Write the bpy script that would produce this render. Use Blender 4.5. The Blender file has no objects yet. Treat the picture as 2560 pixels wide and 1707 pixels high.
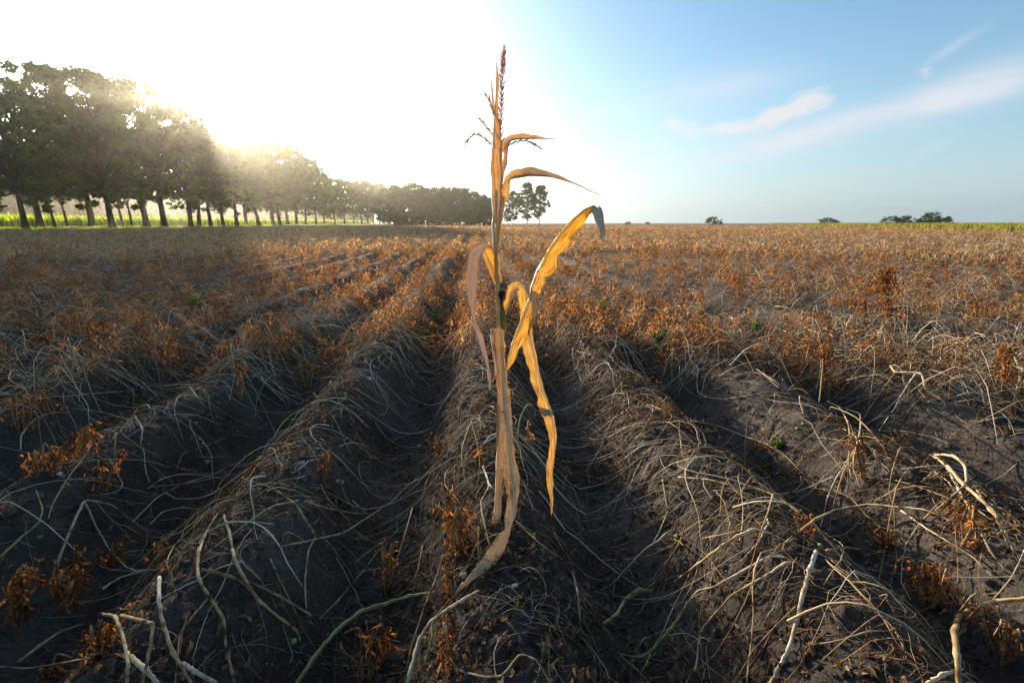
import bpy, math, random
import numpy as np
from mathutils import Vector, Matrix
R = math.radians
random.seed(7); rng = np.random.default_rng(7)
scn = bpy.context.scene
COL = scn.collection

# ------------------------------------------------------------------ camera
CAM = Vector((0, 0, 0.84)); PITCH = R(14.6); YAW = R(-4.7)
cd = bpy.data.cameras.new('camera'); cam = bpy.data.objects.new('camera', cd); COL.objects.link(cam)
cam.location = CAM; cam.rotation_euler = (R(90) - PITCH, 0, YAW)
cd.lens = 16; cd.sensor_width = 36; cd.clip_end = 5000; cd.clip_start = 0.02
scn.camera = cam
CM = cam.rotation_euler.to_matrix()
FPX = 16 / 36 * 2560
def ray(px, py):
    v = CM @ Vector(((px - 1280) / FPX, (853.5 - py) / FPX, -1.0))
    return v.normalized()

# ------------------------------------------------------------------ sun and sky
sd = ray(495, 266)                      # where the sun stands in the picture
SUN_EL = math.asin(sd.z); SUN_AZ = math.atan2(sd.x, sd.y)
SUND = sd.copy()
sl = bpy.data.lights.new('sun', 'SUN'); sl.energy = 5.0; sl.angle = R(0.5); sl.color = (1.0, 0.86, 0.66)
so = bpy.data.objects.new('sun', sl); COL.objects.link(so)
so.rotation_euler = SUND.to_track_quat('Z', 'Y').to_euler(); so.location = (0, 0, 60)
scn.view_settings.view_transform = 'Standard'; scn.view_settings.look = 'None'
scn.view_settings.gamma = 1; scn.view_settings.use_curve_mapping = False
scn.view_settings.exposure = 1.15
c = scn.cycles
c.use_denoising = True
c.max_bounces = 6; c.diffuse_bounces = 3; c.glossy_bounces = 2; c.transmission_bounces = 3; c.volume_bounces = 0; c.transparent_max_bounces = 4
c.sample_clamp_indirect = 4
SKY_STRENGTH = 0.10

W = bpy.data.worlds.new("World"); scn.world = W; W.use_nodes = True
wn, wl = W.node_tree.nodes, W.node_tree.links
def wnode(t, **k):
    n = wn.new(t)
    for a, b in k.items(): setattr(n, a, b)
    return n
def wmath(op, a, b=None, clamp=False):
    n = wn.new('ShaderNodeMath'); n.operation = op; n.use_clamp = clamp
    for i, v in enumerate((a, b)):
        if v is None: continue
        if isinstance(v, (int, float)): n.inputs[i].default_value = v
        else: wl.new(v, n.inputs[i])
    return n.outputs[0]
def build_world():
    bg = wn['Background'] if 'Background' in wn else wn.new('ShaderNodeBackground')
    sky = wn.new('ShaderNodeTexSky'); sky.sky_type = 'NISHITA'; sky.sun_disc = False
    sky.sun_elevation = SUN_EL; sky.sun_rotation = SUN_AZ
    sky.air_density = 1.0; sky.dust_density = 1.6; sky.ozone_density = 1.6; sky.altitude = 50
    tc = wn.new('ShaderNodeTexCoord'); d = tc.outputs['Generated']
    sep = wn.new('ShaderNodeSeparateXYZ'); wl.new(d, sep.inputs[0])
    az = wmath('ARCTAN2', sep.outputs[0], sep.outputs[1]); el = wmath('ARCSINE', sep.outputs[2])
    # clouds: soft gaussian banks broken up by noise, in azimuth / elevation
    comb = wn.new('ShaderNodeCombineXYZ'); wl.new(wmath('MULTIPLY', az, 7.0), comb.inputs[0]); wl.new(wmath('MULTIPLY', el, 13.0), comb.inputs[1])
    nz = wn.new('ShaderNodeTexNoise'); nz.inputs['Scale'].default_value = 2.6; nz.inputs['Detail'].default_value = 9; nz.inputs['Roughness'].default_value = .62
    wl.new(comb.outputs[0], nz.inputs['Vector'])
    comb2 = wn.new('ShaderNodeCombineXYZ'); wl.new(wmath('MULTIPLY', wmath('ADD', az, wmath('MULTIPLY', el, -1.2)), 2.2), comb2.inputs[0]); wl.new(wmath('MULTIPLY', el, 15.0), comb2.inputs[1])
    nz2 = wn.new('ShaderNodeTexNoise'); nz2.inputs['Scale'].default_value = 1.2; nz2.inputs['Detail'].default_value = 6; nz2.inputs['Roughness'].default_value = .55
    wl.new(comb2.outputs[0], nz2.inputs['Vector'])
    # (px, py, half width px, half height px, tilt deg, strength, wispy)
    banks = [(1990, 268, 80, 30, 22, 1.4, 0), (1905, 300, 70, 16, 14, .7, 0), (1755, 325, 110, 22, 3, 1.0, 0), (1680, 312, 30, 14, 0, .6, 0),
             (1600, 442, 42, 11, 3, .9, 0), (1720, 540-18, 16, 6, 0, .5, 0), (1850, 496, 13, 7, 0, .5, 0),
             (2315, 185, 16, 20, 35, .6, 0), (2530, 205, 60, 30, 8, .6, 1), (2400, 215, 110, 40, 12, .5, 1), (1830, 222, 130, 34, 0, .45, 1), (2380, 120, 70, 12, 28, .5, 1),
             (2130, 308, 300, 34, 8, .7, 1), (1980, 350, 160, 22, 14, .5, 1), (2330, 372, 60, 12, 20, .4, 1), (1700, 400, 300, 70, 3, .45, 1), (1700, 240, 180, 40, 8, .5, 1), (2420, 240, 150, 50, 20, .4, 1), (2000, 480, 500, 40, 2, .3, 1)]
    tot = {0: None, 1: None}
    for (px, py, hw, hh, tl, s, wi) in banks:
        r = ray(px, py); a0 = math.atan2(r.x, r.y); e0 = math.asin(r.z)
        rw = ray(px + 10, py); sx = abs(math.atan2(rw.x, rw.y) - a0) / 10; rh = ray(px, py - 10); sy = abs(math.asin(rh.z) - e0) / 10
        ct, st = math.cos(R(tl)), math.sin(R(tl))
        da = wmath('DIVIDE', wmath('SUBTRACT', az, a0), sx); de = wmath('DIVIDE', wmath('SUBTRACT', el, e0), sy)
        u = wmath('DIVIDE', wmath('ADD', wmath('MULTIPLY', da, ct), wmath('MULTIPLY', de, st)), hw)
        v = wmath('DIVIDE', wmath('SUBTRACT', wmath('MULTIPLY', de, ct), wmath('MULTIPLY', da, st)), hh)
        q = wmath('ADD', wmath('MULTIPLY', u, u), wmath('MULTIPLY', v, v))
        g = wmath('MULTIPLY', wmath('EXPONENT', wmath('MULTIPLY', q, -0.8)), s)
        tot[wi] = g if tot[wi] is None else wmath('ADD', tot[wi], g)
    cum = wmath('MULTIPLY', wmath('SUBTRACT', wmath('ADD', wmath('MULTIPLY', nz.outputs['Fac'], 3.2), wmath('MULTIPLY', tot[0], .9)), 2.0), 1.3, True)
    cum = wmath('MULTIPLY', cum, wmath('MINIMUM', wmath('MULTIPLY', tot[0], 2.5), 1.0))
    wis = wmath('MULTIPLY', wmath('MULTIPLY', tot[1], wmath('ADD', wmath('MULTIPLY', nz2.outputs['Fac'], 2.4), -0.5, True)), .9, True)
    hz = wmath('MULTIPLY', wmath('EXPONENT', wmath('MULTIPLY', wmath('ABSOLUTE', el), -7.0)), .85)
    def mixc(fac, a, col):
        m = wn.new('ShaderNodeMixRGB'); m.inputs[2].default_value = (*col, 1); wl.new(a, m.inputs[1]); wl.new(fac, m.inputs[0]); return m.outputs[0]
    K = 1 / SKY_STRENGTH
    tint = wn.new('ShaderNodeMixRGB'); tint.blend_type = 'MULTIPLY'; tint.inputs[0].default_value = 1; tint.inputs[2].default_value = (.77, 1.0, 1.14, 1); wl.new(sky.outputs[0], tint.inputs[1])
    colr = mixc(hz, tint.outputs[0], (.245 * K, .33 * K, .39 * K))
    colr = mixc(wis, colr, (.34 * K, .365 * K, .40 * K))
    colr = mixc(wmath('MULTIPLY', cum, .75), colr, (.40 * K, .38 * K, .38 * K))
    # the wide bright aureole of a low sun
    vm = wn.new('ShaderNodeVectorMath'); vm.operation = 'DOT_PRODUCT'; wl.new(d, vm.inputs[0]); vm.inputs[1].default_value = SUND
    dt = wmath('MAXIMUM', vm.outputs['Value'], 0.0)
    aur = wmath('ADD', wmath('MULTIPLY', wmath('POWER', dt, 13.0), 1.3 * K * .5), wmath('MULTIPLY', wmath('POWER', dt, 60.0), 3.0 * K * .5))
    aur = wmath('ADD', aur, wmath('MULTIPLY', wmath('POWER', dt, 1500.0), 30 * K))
    aur = wmath('ADD', aur, wmath('MULTIPLY', wmath('MULTIPLY', wmath('POWER', dt, 3.0), wmath('EXPONENT', wmath('MULTIPLY', wmath('ABSOLUTE', el), -6.0))), .40 * K))
    sc = wn.new('ShaderNodeVectorMath'); sc.operation = 'SCALE'; sc.inputs[0].default_value = (1.0, .97, .90); wl.new(aur, sc.inputs['Scale'])
    add = wn.new('ShaderNodeVectorMath'); add.operation = 'ADD'; wl.new(colr, add.inputs[0]); wl.new(sc.outputs[0], add.inputs[1])
    wl.new(add.outputs[0], bg.inputs['Color']); bg.inputs['Strength'].default_value = SKY_STRENGTH
    out = [n for n in wn if n.type == 'OUTPUT_WORLD'][0]; wl.new(bg.outputs[0], out.inputs['Surface'])
build_world()

# ------------------------------------------------------------------ noise and terrain
_T = np.random.default_rng(99).random((256, 256))
def vnoise(x, y):
    xi = np.floor(x).astype(int); yi = np.floor(y).astype(int); fx = x - xi; fy = y - yi
    fx = fx * fx * (3 - 2 * fx); fy = fy * fy * (3 - 2 * fy)
    a = _T[xi & 255, yi & 255]; b = _T[(xi + 1) & 255, yi & 255]; c_ = _T[xi & 255, (yi + 1) & 255]; d = _T[(xi + 1) & 255, (yi + 1) & 255]
    return (a * (1 - fx) + b * fx) * (1 - fy) + (c_ * (1 - fx) + d * fx) * fy - .5
def fbm(x, y, s, o=3):
    r = 0; a = 1.0
    for i in range(o):
        r = r + a * vnoise(x * s + 17.3 * i, y * s + 5.1 * i); s *= 2.03; a *= .5
    return r
X0, SP = 0.065, 0.75
def height(x, y, fine=True):
    x = np.asarray(x, float); y = np.asarray(y, float)
    rr = np.hypot(x, y)
    wob = .06 * fbm(x * .3, y, .5, 2) + .035 * fbm(x, y, 2.3, 2)
    ph = np.cos(2 * np.pi * (x - X0 + wob) / SP)
    prof = np.sign(ph) * np.abs(ph) ** .8
    amp = .111 * np.clip(1 - (rr - 25) / 60, 0, 1) * np.clip((x + 56) / 3, 0, 1)
    z = amp * (prof - 1) * (1 + .35 * fbm(x, y, .9, 2))
    z = z + .07 * fbm(x, y, 1.5, 3) * np.clip(1 - rr / 60, 0, 1)
    if fine:
        near = np.clip(1 - rr / 9, 0, 1)
        z = z + near * (.05 * np.maximum(fbm(x, y, 6.0, 3), -.25) + .03 * fbm(x, y, 19, 3))
        cl = np.maximum(vnoise(x * 31, y * 31) + vnoise(x * 63, y * 63) * .5 - .28, 0)
        z = z + near * .05 * cl
    return z
def h1(x, y): return float(height(np.array([x]), np.array([y]))[0])
def on_ground(px, py, lift=0.0, far=60):
    """where the line of sight through a picture point meets the soil"""
    r = ray(px, py); t = .35 * (far / .35) ** np.linspace(0, 1, 420)
    d = CAM.z + r.z * t - height(r.x * t, r.y * t) - lift; k = np.where(d < 0)[0]
    if len(k) and k[0] > 0:
        k = k[0]; t2 = np.linspace(t[k - 1], t[k], 24); d2 = CAM.z + r.z * t2 - height(r.x * t2, r.y * t2) - lift; q = np.where(d2 < 0)[0]
        return CAM + r * float(t2[q[0]] if len(q) else t[k])
    return CAM + r * far

# ------------------------------------------------------------------ mesh and object helpers
def mesh_np(name, V, F, mat=None, uv=None, rnd=None, smooth=True):
    """V (n,3); F list of (m,k) int arrays"""
    me = bpy.data.meshes.new(name)
    V = np.asarray(V, np.float32); Fs = [np.asarray(f, np.int32) for f in (F if isinstance(F, list) else [F]) if len(f)]
    me.vertices.add(len(V)); me.vertices.foreach_set('co', V.ravel())
    loops = np.concatenate([f.ravel() for f in Fs]); tot = np.concatenate([np.full(len(f), f.shape[1], np.int32) for f in Fs])
    st = np.concatenate([[0], np.cumsum(tot)[:-1]]).astype(np.int32)
    me.loops.add(len(loops)); me.loops.foreach_set('vertex_index', loops)
    me.polygons.add(len(tot)); me.polygons.foreach_set('loop_start', st); me.polygons.foreach_set('loop_total', tot)
    me.polygons.foreach_set('use_smooth', np.full(len(tot), smooth))
    if uv is not None:
        ul = me.uv_layers.new(name='UVMap'); ul.data.foreach_set('uv', np.asarray(uv, np.float32)[loops].ravel())
    if rnd is not None:
        at = me.attributes.new('rnd', 'FLOAT', 'POINT'); at.data.foreach_set('value', np.asarray(rnd, np.float32))
    me.update(calc_edges=True); me.validate()
    if mat: me.materials.append(mat)
    return me
def link(name, me, parent=None, **props):
    o = bpy.data.objects.new(name, me); COL.objects.link(o)
    if parent: o.parent = parent
    for k, v in props.items():
        if v is not None: o[k] = v
    return o
def thing(name, label, cat, loc=(0, 0, 0), group=None):
    o = bpy.data.objects.new(name, None); COL.objects.link(o); o.location = loc; o.empty_display_size = .1
    o['label'] = label; o['category'] = cat
    if group: o['group'] = group
    return o
def catmull(P, n):
    P = np.asarray(P, float); k = len(P)
    Q = np.vstack([2 * P[0] - P[1], P, 2 * P[-1] - P[-2]])
    t = np.linspace(0, k - 1 - 1e-6, n); i = t.astype(int); f = (t - i)[:, None]
    a, b, c_, d = Q[i], Q[i + 1], Q[i + 2], Q[i + 3]
    return .5 * (2 * b + (c_ - a) * f + (2 * a - 5 * b + 4 * c_ - d) * f ** 2 + (3 * b - 3 * c_ + d - a) * f ** 3)
def tubes(C, Rad, sides=4):
    """C (N,K,3) centre lines, Rad (N,K) -> V, F (open ended tubes with pointed caps)"""
    N, K, _ = C.shape
    T = np.gradient(C, axis=1); T /= np.linalg.norm(T, axis=2, keepdims=True) + 1e-9
    ref = np.where(np.abs(T[:, :1, 2:3]) > .8, np.array([[[1., .2, 0]]]), np.array([[[0, 0, 1.]]])) * np.ones((N, K, 1))
    A = np.cross(T, ref); A /= np.linalg.norm(A, axis=2, keepdims=True) + 1e-9
    B = np.cross(A, T)
    an = np.arange(sides) * 2 * np.pi / sides
    V = C[:, :, None, :] + Rad[:, :, None, None] * (np.cos(an)[None, None, :, None] * A[:, :, None, :] + np.sin(an)[None, None, :, None] * B[:, :, None, :])
    V = V.reshape(-1, 3)
    n = np.arange(N)[:, None, None] * K * sides; k = np.arange(K - 1)[None, :, None] * sides; s = np.arange(sides)[None, None, :]; s2 = (s + 1) % sides
    F = np.stack([n + k + s, n + k + s2, n + k + sides + s2, n + k + sides + s], -1).reshape(-1, 4)
    return V, F
def tube_uv(N, K, sides):
    u = np.tile(np.arange(sides) / sides, N * K); v = np.tile(np.repeat(np.arange(K) * .1, sides), N)
    return np.stack([u, v], -1)

# ------------------------------------------------------------------ materials
def mat(name):
    m = bpy.data.materials.new(name); m.use_nodes = True; nt = m.node_tree
    for n in list(nt.nodes):
        if n.type != 'OUTPUT_MATERIAL': nt.nodes.remove(n)
    return m, nt, nt.nodes['Material Output']
def N(nt, t, ins=None, **k):
    n = nt.nodes.new(t)
    for a, b in k.items(): setattr(n, a, b)
    for a, b in (ins or {}).items():
        s = n.inputs[a]
        if hasattr(b, 'is_output') or isinstance(b, bpy.types.NodeSocket): nt.links.new(b, s)
        else: s.default_value = b
    return n
def ramp(nt, fac, stops):
    n = nt.nodes.new('ShaderNodeValToRGB'); nt.links.new(fac, n.inputs[0]); el = n.color_ramp.elements
    while len(el) < len(stops): el.new(.5)
    for e, (p, c_) in zip(el, stops): e.position = p; e.color = (*c_, 1)
    return n.outputs[0]
def leafy(name, stops, tcol, tr=.45, rough=.7, scale=40, spots=0.0, objvar=False):
    """thin leaf: diffuse reflection on both faces plus light passing through"""
    m, nt, out = mat(name)
    at = N(nt, 'ShaderNodeAttribute', attribute_name='rnd').outputs['Fac']
    geo = N(nt, 'ShaderNodeNewGeometry')
    nz = N(nt, 'ShaderNodeTexNoise', {'Vector': geo.outputs['Position'], 'Scale': scale, 'Detail': 3.0})
    if objvar: at = N(nt, 'ShaderNodeObjectInfo').outputs['Random']
    f = N(nt, 'ShaderNodeMath', {0: at, 1: N(nt, 'ShaderNodeMath', {0: nz.outputs['Fac'], 1: -.5}, operation='ADD').outputs[0]}, operation='ADD')
    col = ramp(nt, f.outputs[0], stops)
    p = N(nt, 'ShaderNodeBsdfPrincipled', {'Base Color': col, 'Roughness': rough, 'Specular IOR Level': .3})
    tc = N(nt, 'ShaderNodeMixRGB', {0: 1.0, 1: col, 2: (*tcol, 1)}, blend_type='MULTIPLY')
    t = N(nt, 'ShaderNodeBsdfTranslucent', {'Color': tc.outputs[0]})
    mx = N(nt, 'ShaderNodeMixShader', {0: tr, 1: p.outputs[0], 2: t.outputs[0]})
    nt.links.new(mx.outputs[0], out.inputs['Surface']); return m
M = {}
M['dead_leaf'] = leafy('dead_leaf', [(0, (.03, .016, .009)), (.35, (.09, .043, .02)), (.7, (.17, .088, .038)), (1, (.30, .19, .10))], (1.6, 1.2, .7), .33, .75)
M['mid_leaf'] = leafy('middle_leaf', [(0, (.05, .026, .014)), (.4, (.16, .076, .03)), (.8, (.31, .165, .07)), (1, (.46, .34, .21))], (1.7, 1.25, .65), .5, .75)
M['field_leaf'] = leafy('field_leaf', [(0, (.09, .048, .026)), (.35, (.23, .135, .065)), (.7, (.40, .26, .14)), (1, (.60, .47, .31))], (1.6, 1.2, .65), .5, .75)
M['dead_leaf_one'] = leafy('dead_leaf_single', [(0, (.05, .022, .009)), (.4, (.17, .075, .025)), (.8, (.33, .155, .052)), (1, (.46, .26, .10))], (1.9, 1.3, .6), .45, .75, objvar=True)
M['litter'] = leafy('litter_leaf', [(0, (.05, .03, .018)), (.5, (.13, .075, .04)), (1, (.30, .21, .13))], (1.5, 1.1, .7), .25, .85)
M['crown'] = leafy('crown_leaf', [(0, (.014, .028, .006)), (.5, (.034, .062, .010)), (1, (.075, .11, .016))], (2.6, 2.3, .6), .45, .5, scale=.6)
M['far_crown'] = leafy('far_crown_leaf', [(0, (.018, .035, .012)), (.5, (.035, .065, .016)), (1, (.06, .10, .022))], (1.8, 1.9, .7), .35, .6, scale=.4)
M['wood_mass'] = leafy('woodland_leaf', [(0, (.018, .030, .012)), (.5, (.035, .055, .018)), (1, (.06, .08, .024))], (1.4, 1.5, .7), .12, .8, scale=.2)
M['maize'] = leafy('maize_blade', [(0, (.12, .17, .004)), (.5, (.22, .29, .008)), (1, (.36, .40, .02))], (1.9, 1.9, .5), .55, .5, scale=.5)
M['green_crop'] = leafy('green_crop_blade', [(0, (.12, .11, .02)), (.5, (.20, .19, .03)), (1, (.34, .27, .06))], (1.5, 1.5, .7), .45, .6, scale=.4)
M['weed'] = leafy('weed_leaf', [(0, (.04, .085, .02)), (1, (.11, .18, .04))], (1.4, 1.5, .6), .35, .5)

def stem_mat(name, stops, rough=.8, objcol=None, tr=0.0):
    m, nt, out = mat(name)
    at = N(nt, 'ShaderNodeAttribute', attribute_name='rnd').outputs['Fac']
    geo = N(nt, 'ShaderNodeNewGeometry')
    nz = N(nt, 'ShaderNodeTexNoise', {'Vector': geo.outputs['Position'], 'Scale': 55.0, 'Detail': 4.0, 'Roughness': .7})
    nz2 = N(nt, 'ShaderNodeTexNoise', {'Vector': geo.outputs['Position'], 'Scale': 9.0, 'Detail': 2.0})
    a = N(nt, 'ShaderNodeMath', {0: nz.outputs['Fac'], 1: .55, 2: -.275}, operation='MULTIPLY_ADD').outputs[0]
    b = N(nt, 'ShaderNodeMath', {0: nz2.outputs['Fac'], 1: .5, 2: -.25}, operation='MULTIPLY_ADD').outputs[0]
    f = N(nt, 'ShaderNodeMath', {0: N(nt, 'ShaderNodeMath', {0: at, 1: a}, operation='ADD').outputs[0], 1: b}, operation='ADD').outputs[0]
    col = ramp(nt, f, stops)
    bmp = N(nt, 'ShaderNodeBump', {'Height': nz.outputs['Fac'], 'Strength': .5, 'Distance': .002})
    p = N(nt, 'ShaderNodeBsdfPrincipled', {'Base Color': col, 'Roughness': rough, 'Specular IOR Level': .2, 'Normal': bmp.outputs[0]})
    if tr:
        tc = N(nt, 'ShaderNodeBsdfTranslucent', {'Color': col}); mx = N(nt, 'ShaderNodeMixShader', {0: tr, 1: p.outputs[0], 2: tc.outputs[0]})
        nt.links.new(mx.outputs[0], out.inputs['Surface'])
    else: nt.links.new(p.outputs[0], out.inputs['Surface'])
    return m
STEMS = [(0, (.06, .03, .015)), (.25, (.20, .10, .04)), (.5, (.42, .28, .13)), (.75, (.56, .44, .28)), (1, (.70, .62, .50))]
M['stem'] = stem_mat('dry_stem', STEMS, tr=.15)
M['stem_green'] = stem_mat('half_green_stem', [(0, (.10, .11, .03)), (.35, (.22, .235, .075)), (.65, (.38, .35, .15)), (1, (.58, .51, .34))])
M['stalk'] = stem_mat('maize_stalk', [(0, (.24, .12, .065)), (.35, (.48, .30, .16)), (.6, (.60, .46, .24)), (1, (.52, .50, .20))], .5, tr=.3)

def soil():
    m, nt, out = mat('soil')
    geo = N(nt, 'ShaderNodeNewGeometry'); P = geo.outputs['Position']
    big = N(nt, 'ShaderNodeTexNoise', {'Vector': P, 'Scale': 2.2, 'Detail': 5.0}); fine = N(nt, 'ShaderNodeTexNoise', {'Vector': P, 'Scale': 90.0, 'Detail': 6.0, 'Roughness': .75})
    grit = N(nt, 'ShaderNodeTexNoise', {'Vector': P, 'Scale': 420.0, 'Detail': 3.0, 'Roughness': .8})
    s = N(nt, 'ShaderNodeMath', {0: big.outputs['Fac'], 1: N(nt, 'ShaderNodeMath', {0: fine.outputs['Fac'], 1: .9, 2: -.45}, operation='MULTIPLY_ADD').outputs[0]}, operation='ADD').outputs[0]
    s = N(nt, 'ShaderNodeMath', {0: s, 1: N(nt, 'ShaderNodeMath', {0: grit.outputs['Fac'], 1: .6, 2: -.3}, operation='MULTIPLY_ADD').outputs[0]}, operation='ADD').outputs[0]
    near = ramp(nt, s, [(.2, (.046, .036, .031)), (.5, (.118, .095, .081)), (.8, (.24, .20, .17))])
    # litter-strewn soil takes over beyond the stems one can tell apart
    ln = N(nt, 'ShaderNodeVectorMath', {0: P}, operation='LENGTH').outputs['Value']
    far = N(nt, 'ShaderNodeMapRange', {'Value': ln, 'From Min': 7.0, 'From Max': 45.0}).outputs[0]
    fn = N(nt, 'ShaderNodeTexNoise', {'Vector': P, 'Scale': 3.0, 'Detail': 8.0, 'Roughness': .8})
    farc = ramp(nt, fn.outputs['Fac'], [(.3, (.10, .05, .022)), (.5, (.24, .13, .055)), (.7, (.42, .27, .13))])
    col = N(nt, 'ShaderNodeMixRGB', {0: far, 1: near, 2: farc}).outputs[0]
    # verge and far meadow: grassy colours left of the field edge and beyond the crop
    sp = N(nt, 'ShaderNodeSeparateXYZ', {0: P})
    l = N(nt, 'ShaderNodeMapRange', {'Value': sp.outputs[0], 'From Min': -54.5, 'From Max': -56.0}).outputs[0]
    gc = ramp(nt, fn.outputs['Fac'], [(.3, (.06, .09, .015)), (.55, (.14, .16, .03)), (.75, (.24, .22, .07))])
    col = N(nt, 'ShaderNodeMixRGB', {0: l, 1: col, 2: gc}).outputs[0]
    bm = N(nt, 'ShaderNodeBump', {'Height': grit.outputs['Fac'], 'Strength': .9, 'Distance': .004})
    bm2 = N(nt, 'ShaderNodeBump', {'Height': fine.outputs['Fac'], 'Strength': 1.0, 'Distance': .025, 'Normal': bm.outputs[0]})
    p = N(nt, 'ShaderNodeBsdfPrincipled', {'Base Color': col, 'Roughness': .95, 'Specular IOR Level': .15, 'Normal': bm2.outputs[0]})
    nt.links.new(p.outputs[0], out.inputs['Surface']); return m
M['soil'] = soil()
def bark(name='bark', c0=(.015, .012, .009), c1=(.07, .05, .025)):
    m, nt, out = mat(name); geo = N(nt, 'ShaderNodeNewGeometry')
    mp = N(nt, 'ShaderNodeMapping', {'Vector': geo.outputs['Position'], 'Scale': (6, 6, 1.2)})
    nz = N(nt, 'ShaderNodeTexNoise', {'Vector': mp.outputs[0], 'Scale': 1.5, 'Detail': 6.0})
    p = N(nt, 'ShaderNodeBsdfPrincipled', {'Base Color': ramp(nt, nz.outputs['Fac'], [(.3, c0), (.7, c1)]), 'Roughness': .9, 'Normal': N(nt, 'ShaderNodeBump', {'Height': nz.outputs['Fac'], 'Distance': .05}).outputs[0]})
    nt.links.new(p.outputs[0], out.inputs['Surface']); return m
M['bark'] = bark(); M['birch_bark'] = bark('pale_bark', (.1, .09, .08), (.5, .48, .45))
def simple(name, stops, scale, rough=.7, spec=.3):
    m, nt, out = mat(name); tc = N(nt, 'ShaderNodeTexCoord')
    nz = N(nt, 'ShaderNodeTexNoise', {'Vector': tc.outputs['Object'], 'Scale': scale, 'Detail': 4.0})
    p = N(nt, 'ShaderNodeBsdfPrincipled', {'Base Color': ramp(nt, nz.outputs['Fac'], stops), 'Roughness': rough, 'Specular IOR Level': spec, 'Normal': N(nt, 'ShaderNodeBump', {'Height': nz.outputs['Fac'], 'Distance': .002, 'Strength': .5}).outputs[0]})
    nt.links.new(p.outputs[0], out.inputs['Surface']); return m
M['berry'] = simple('berry_skin', [(.3, (.16, .22, .04)), (.7, (.34, .38, .08))], 60, .35, .5)
M['stone'] = simple('pale_stone', [(.3, (.40, .39, .37)), (.7, (.68, .67, .65))], 50)
M['blue_stone'] = simple('blue_grey_stone', [(.3, (.30, .36, .44)), (.7, (.48, .55, .64))], 50)
M['silk'] = stem_mat('dark_silk', [(0, (.02, .008, .006)), (1, (.10, .035, .02))])
M['spikelet'] = leafy('spikelet_husk', [(0, (.46, .27, .20)), (1, (.74, .52, .40))], (1.5, 1.1, .8), .45, objvar=True)

def blade_mat(name, base, dark, pale, tcol, spot, tr):
    """dry maize blade: streaks along the blade, brown spots, midrib, light shining through"""
    m, nt, out = mat(name)
    uv = N(nt, 'ShaderNodeUVMap', uv_map='UVMap').outputs[0]
    mp = N(nt, 'ShaderNodeMapping', {'Vector': uv, 'Scale': (16, 1.2, 1)})
    st = N(nt, 'ShaderNodeTexNoise', {'Vector': mp.outputs[0], 'Scale': 1.6, 'Detail': 6.0, 'Roughness': .65})
    fine = N(nt, 'ShaderNodeTexNoise', {'Vector': N(nt, 'ShaderNodeMapping', {'Vector': uv, 'Scale': (60, 1.5, 1)}).outputs[0], 'Scale': 2.0, 'Detail': 3.0})
    geo = N(nt, 'ShaderNodeNewGeometry')
    pat = N(nt, 'ShaderNodeTexNoise', {'Vector': geo.outputs['Position'], 'Scale': 30.0, 'Detail': 4.0})
    sp = N(nt, 'ShaderNodeTexNoise', {'Vector': geo.outputs['Position'], 'Scale': 210.0, 'Detail': 3.0, 'Roughness': .7})
    f = N(nt, 'ShaderNodeMath', {0: st.outputs['Fac'], 1: N(nt, 'ShaderNodeMath', {0: fine.outputs['Fac'], 1: .5, 2: -.25}, operation='MULTIPLY_ADD').outputs[0]}, operation='ADD').outputs[0]
    col = ramp(nt, f, [(.33, dark), (.46, base), (.66, pale)])
    thr = N(nt, 'ShaderNodeMath', {0: pat.outputs['Fac'], 1: -.55 * spot, 2: .85}, operation='MULTIPLY_ADD').outputs[0]
    sm = N(nt, 'ShaderNodeMapRange', {'Value': N(nt, 'ShaderNodeMath', {0: sp.outputs['Fac'], 1: thr}, operation='SUBTRACT').outputs[0], 'From Min': 0.0, 'From Max': .06}).outputs[0]
    sm = N(nt, 'ShaderNodeMath', {0: sm, 1: .7}, operation='MULTIPLY').outputs[0]
    col = N(nt, 'ShaderNodeMixRGB', {0: sm, 1: col, 2: (.12, .045, .015, 1)}).outputs[0]
    # midrib: paler stripe in the middle
    us = N(nt, 'ShaderNodeSeparateXYZ', {0: uv}).outputs[0]
    rib = N(nt, 'ShaderNodeMath', {0: N(nt, 'ShaderNodeMath', {0: us, 1: -.5}, operation='ADD').outputs[0]}, operation='ABSOLUTE').outputs[0]
    rm = N(nt, 'ShaderNodeMapRange', {'Value': rib, 'From Min': .09, 'From Max': .05}).outputs[0]
    col = N(nt, 'ShaderNodeMixRGB', {0: N(nt, 'ShaderNodeMath', {0: rm, 1: .5}, operation='MULTIPLY').outputs[0], 1: col, 2: (*pale, 1)}).outputs[0]
    tcl = N(nt, 'ShaderNodeMixRGB', {0: 1.0, 1: col, 2: (*tcol, 1)}, blend_type='MULTIPLY').outputs[0]
    bp = N(nt, 'ShaderNodeBump', {'Height': f, 'Strength': .55, 'Distance': .0025}).outputs[0]
    p = N(nt, 'ShaderNodeBsdfPrincipled', {'Base Color': col, 'Roughness': .5, 'Specular IOR Level': .35, 'Normal': bp})
    t = N(nt, 'ShaderNodeBsdfTranslucent', {'Color': tcl, 'Normal': bp})
    ta = N(nt, 'ShaderNodeMath', {0: rm, 1: -.6 * tr, 2: tr}, operation='MULTIPLY_ADD').outputs[0]
    mx = N(nt, 'ShaderNodeMixShader', {0: ta, 1: p.outputs[0], 2: t.outputs[0]})
    nt.links.new(mx.outputs[0], out.inputs['Surface']); return m
M['blade'] = blade_mat('dry_blade', (.60, .45, .25), (.28, .15, .06), (.82, .70, .50), (1.6, 1.38, .40), .55, .46)
M['blade_tan'] = blade_mat('tan_blade', (.68, .52, .36), (.36, .20, .11), (.84, .72, .56), (1.6, 1.32, .42), .4, .38)
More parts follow.
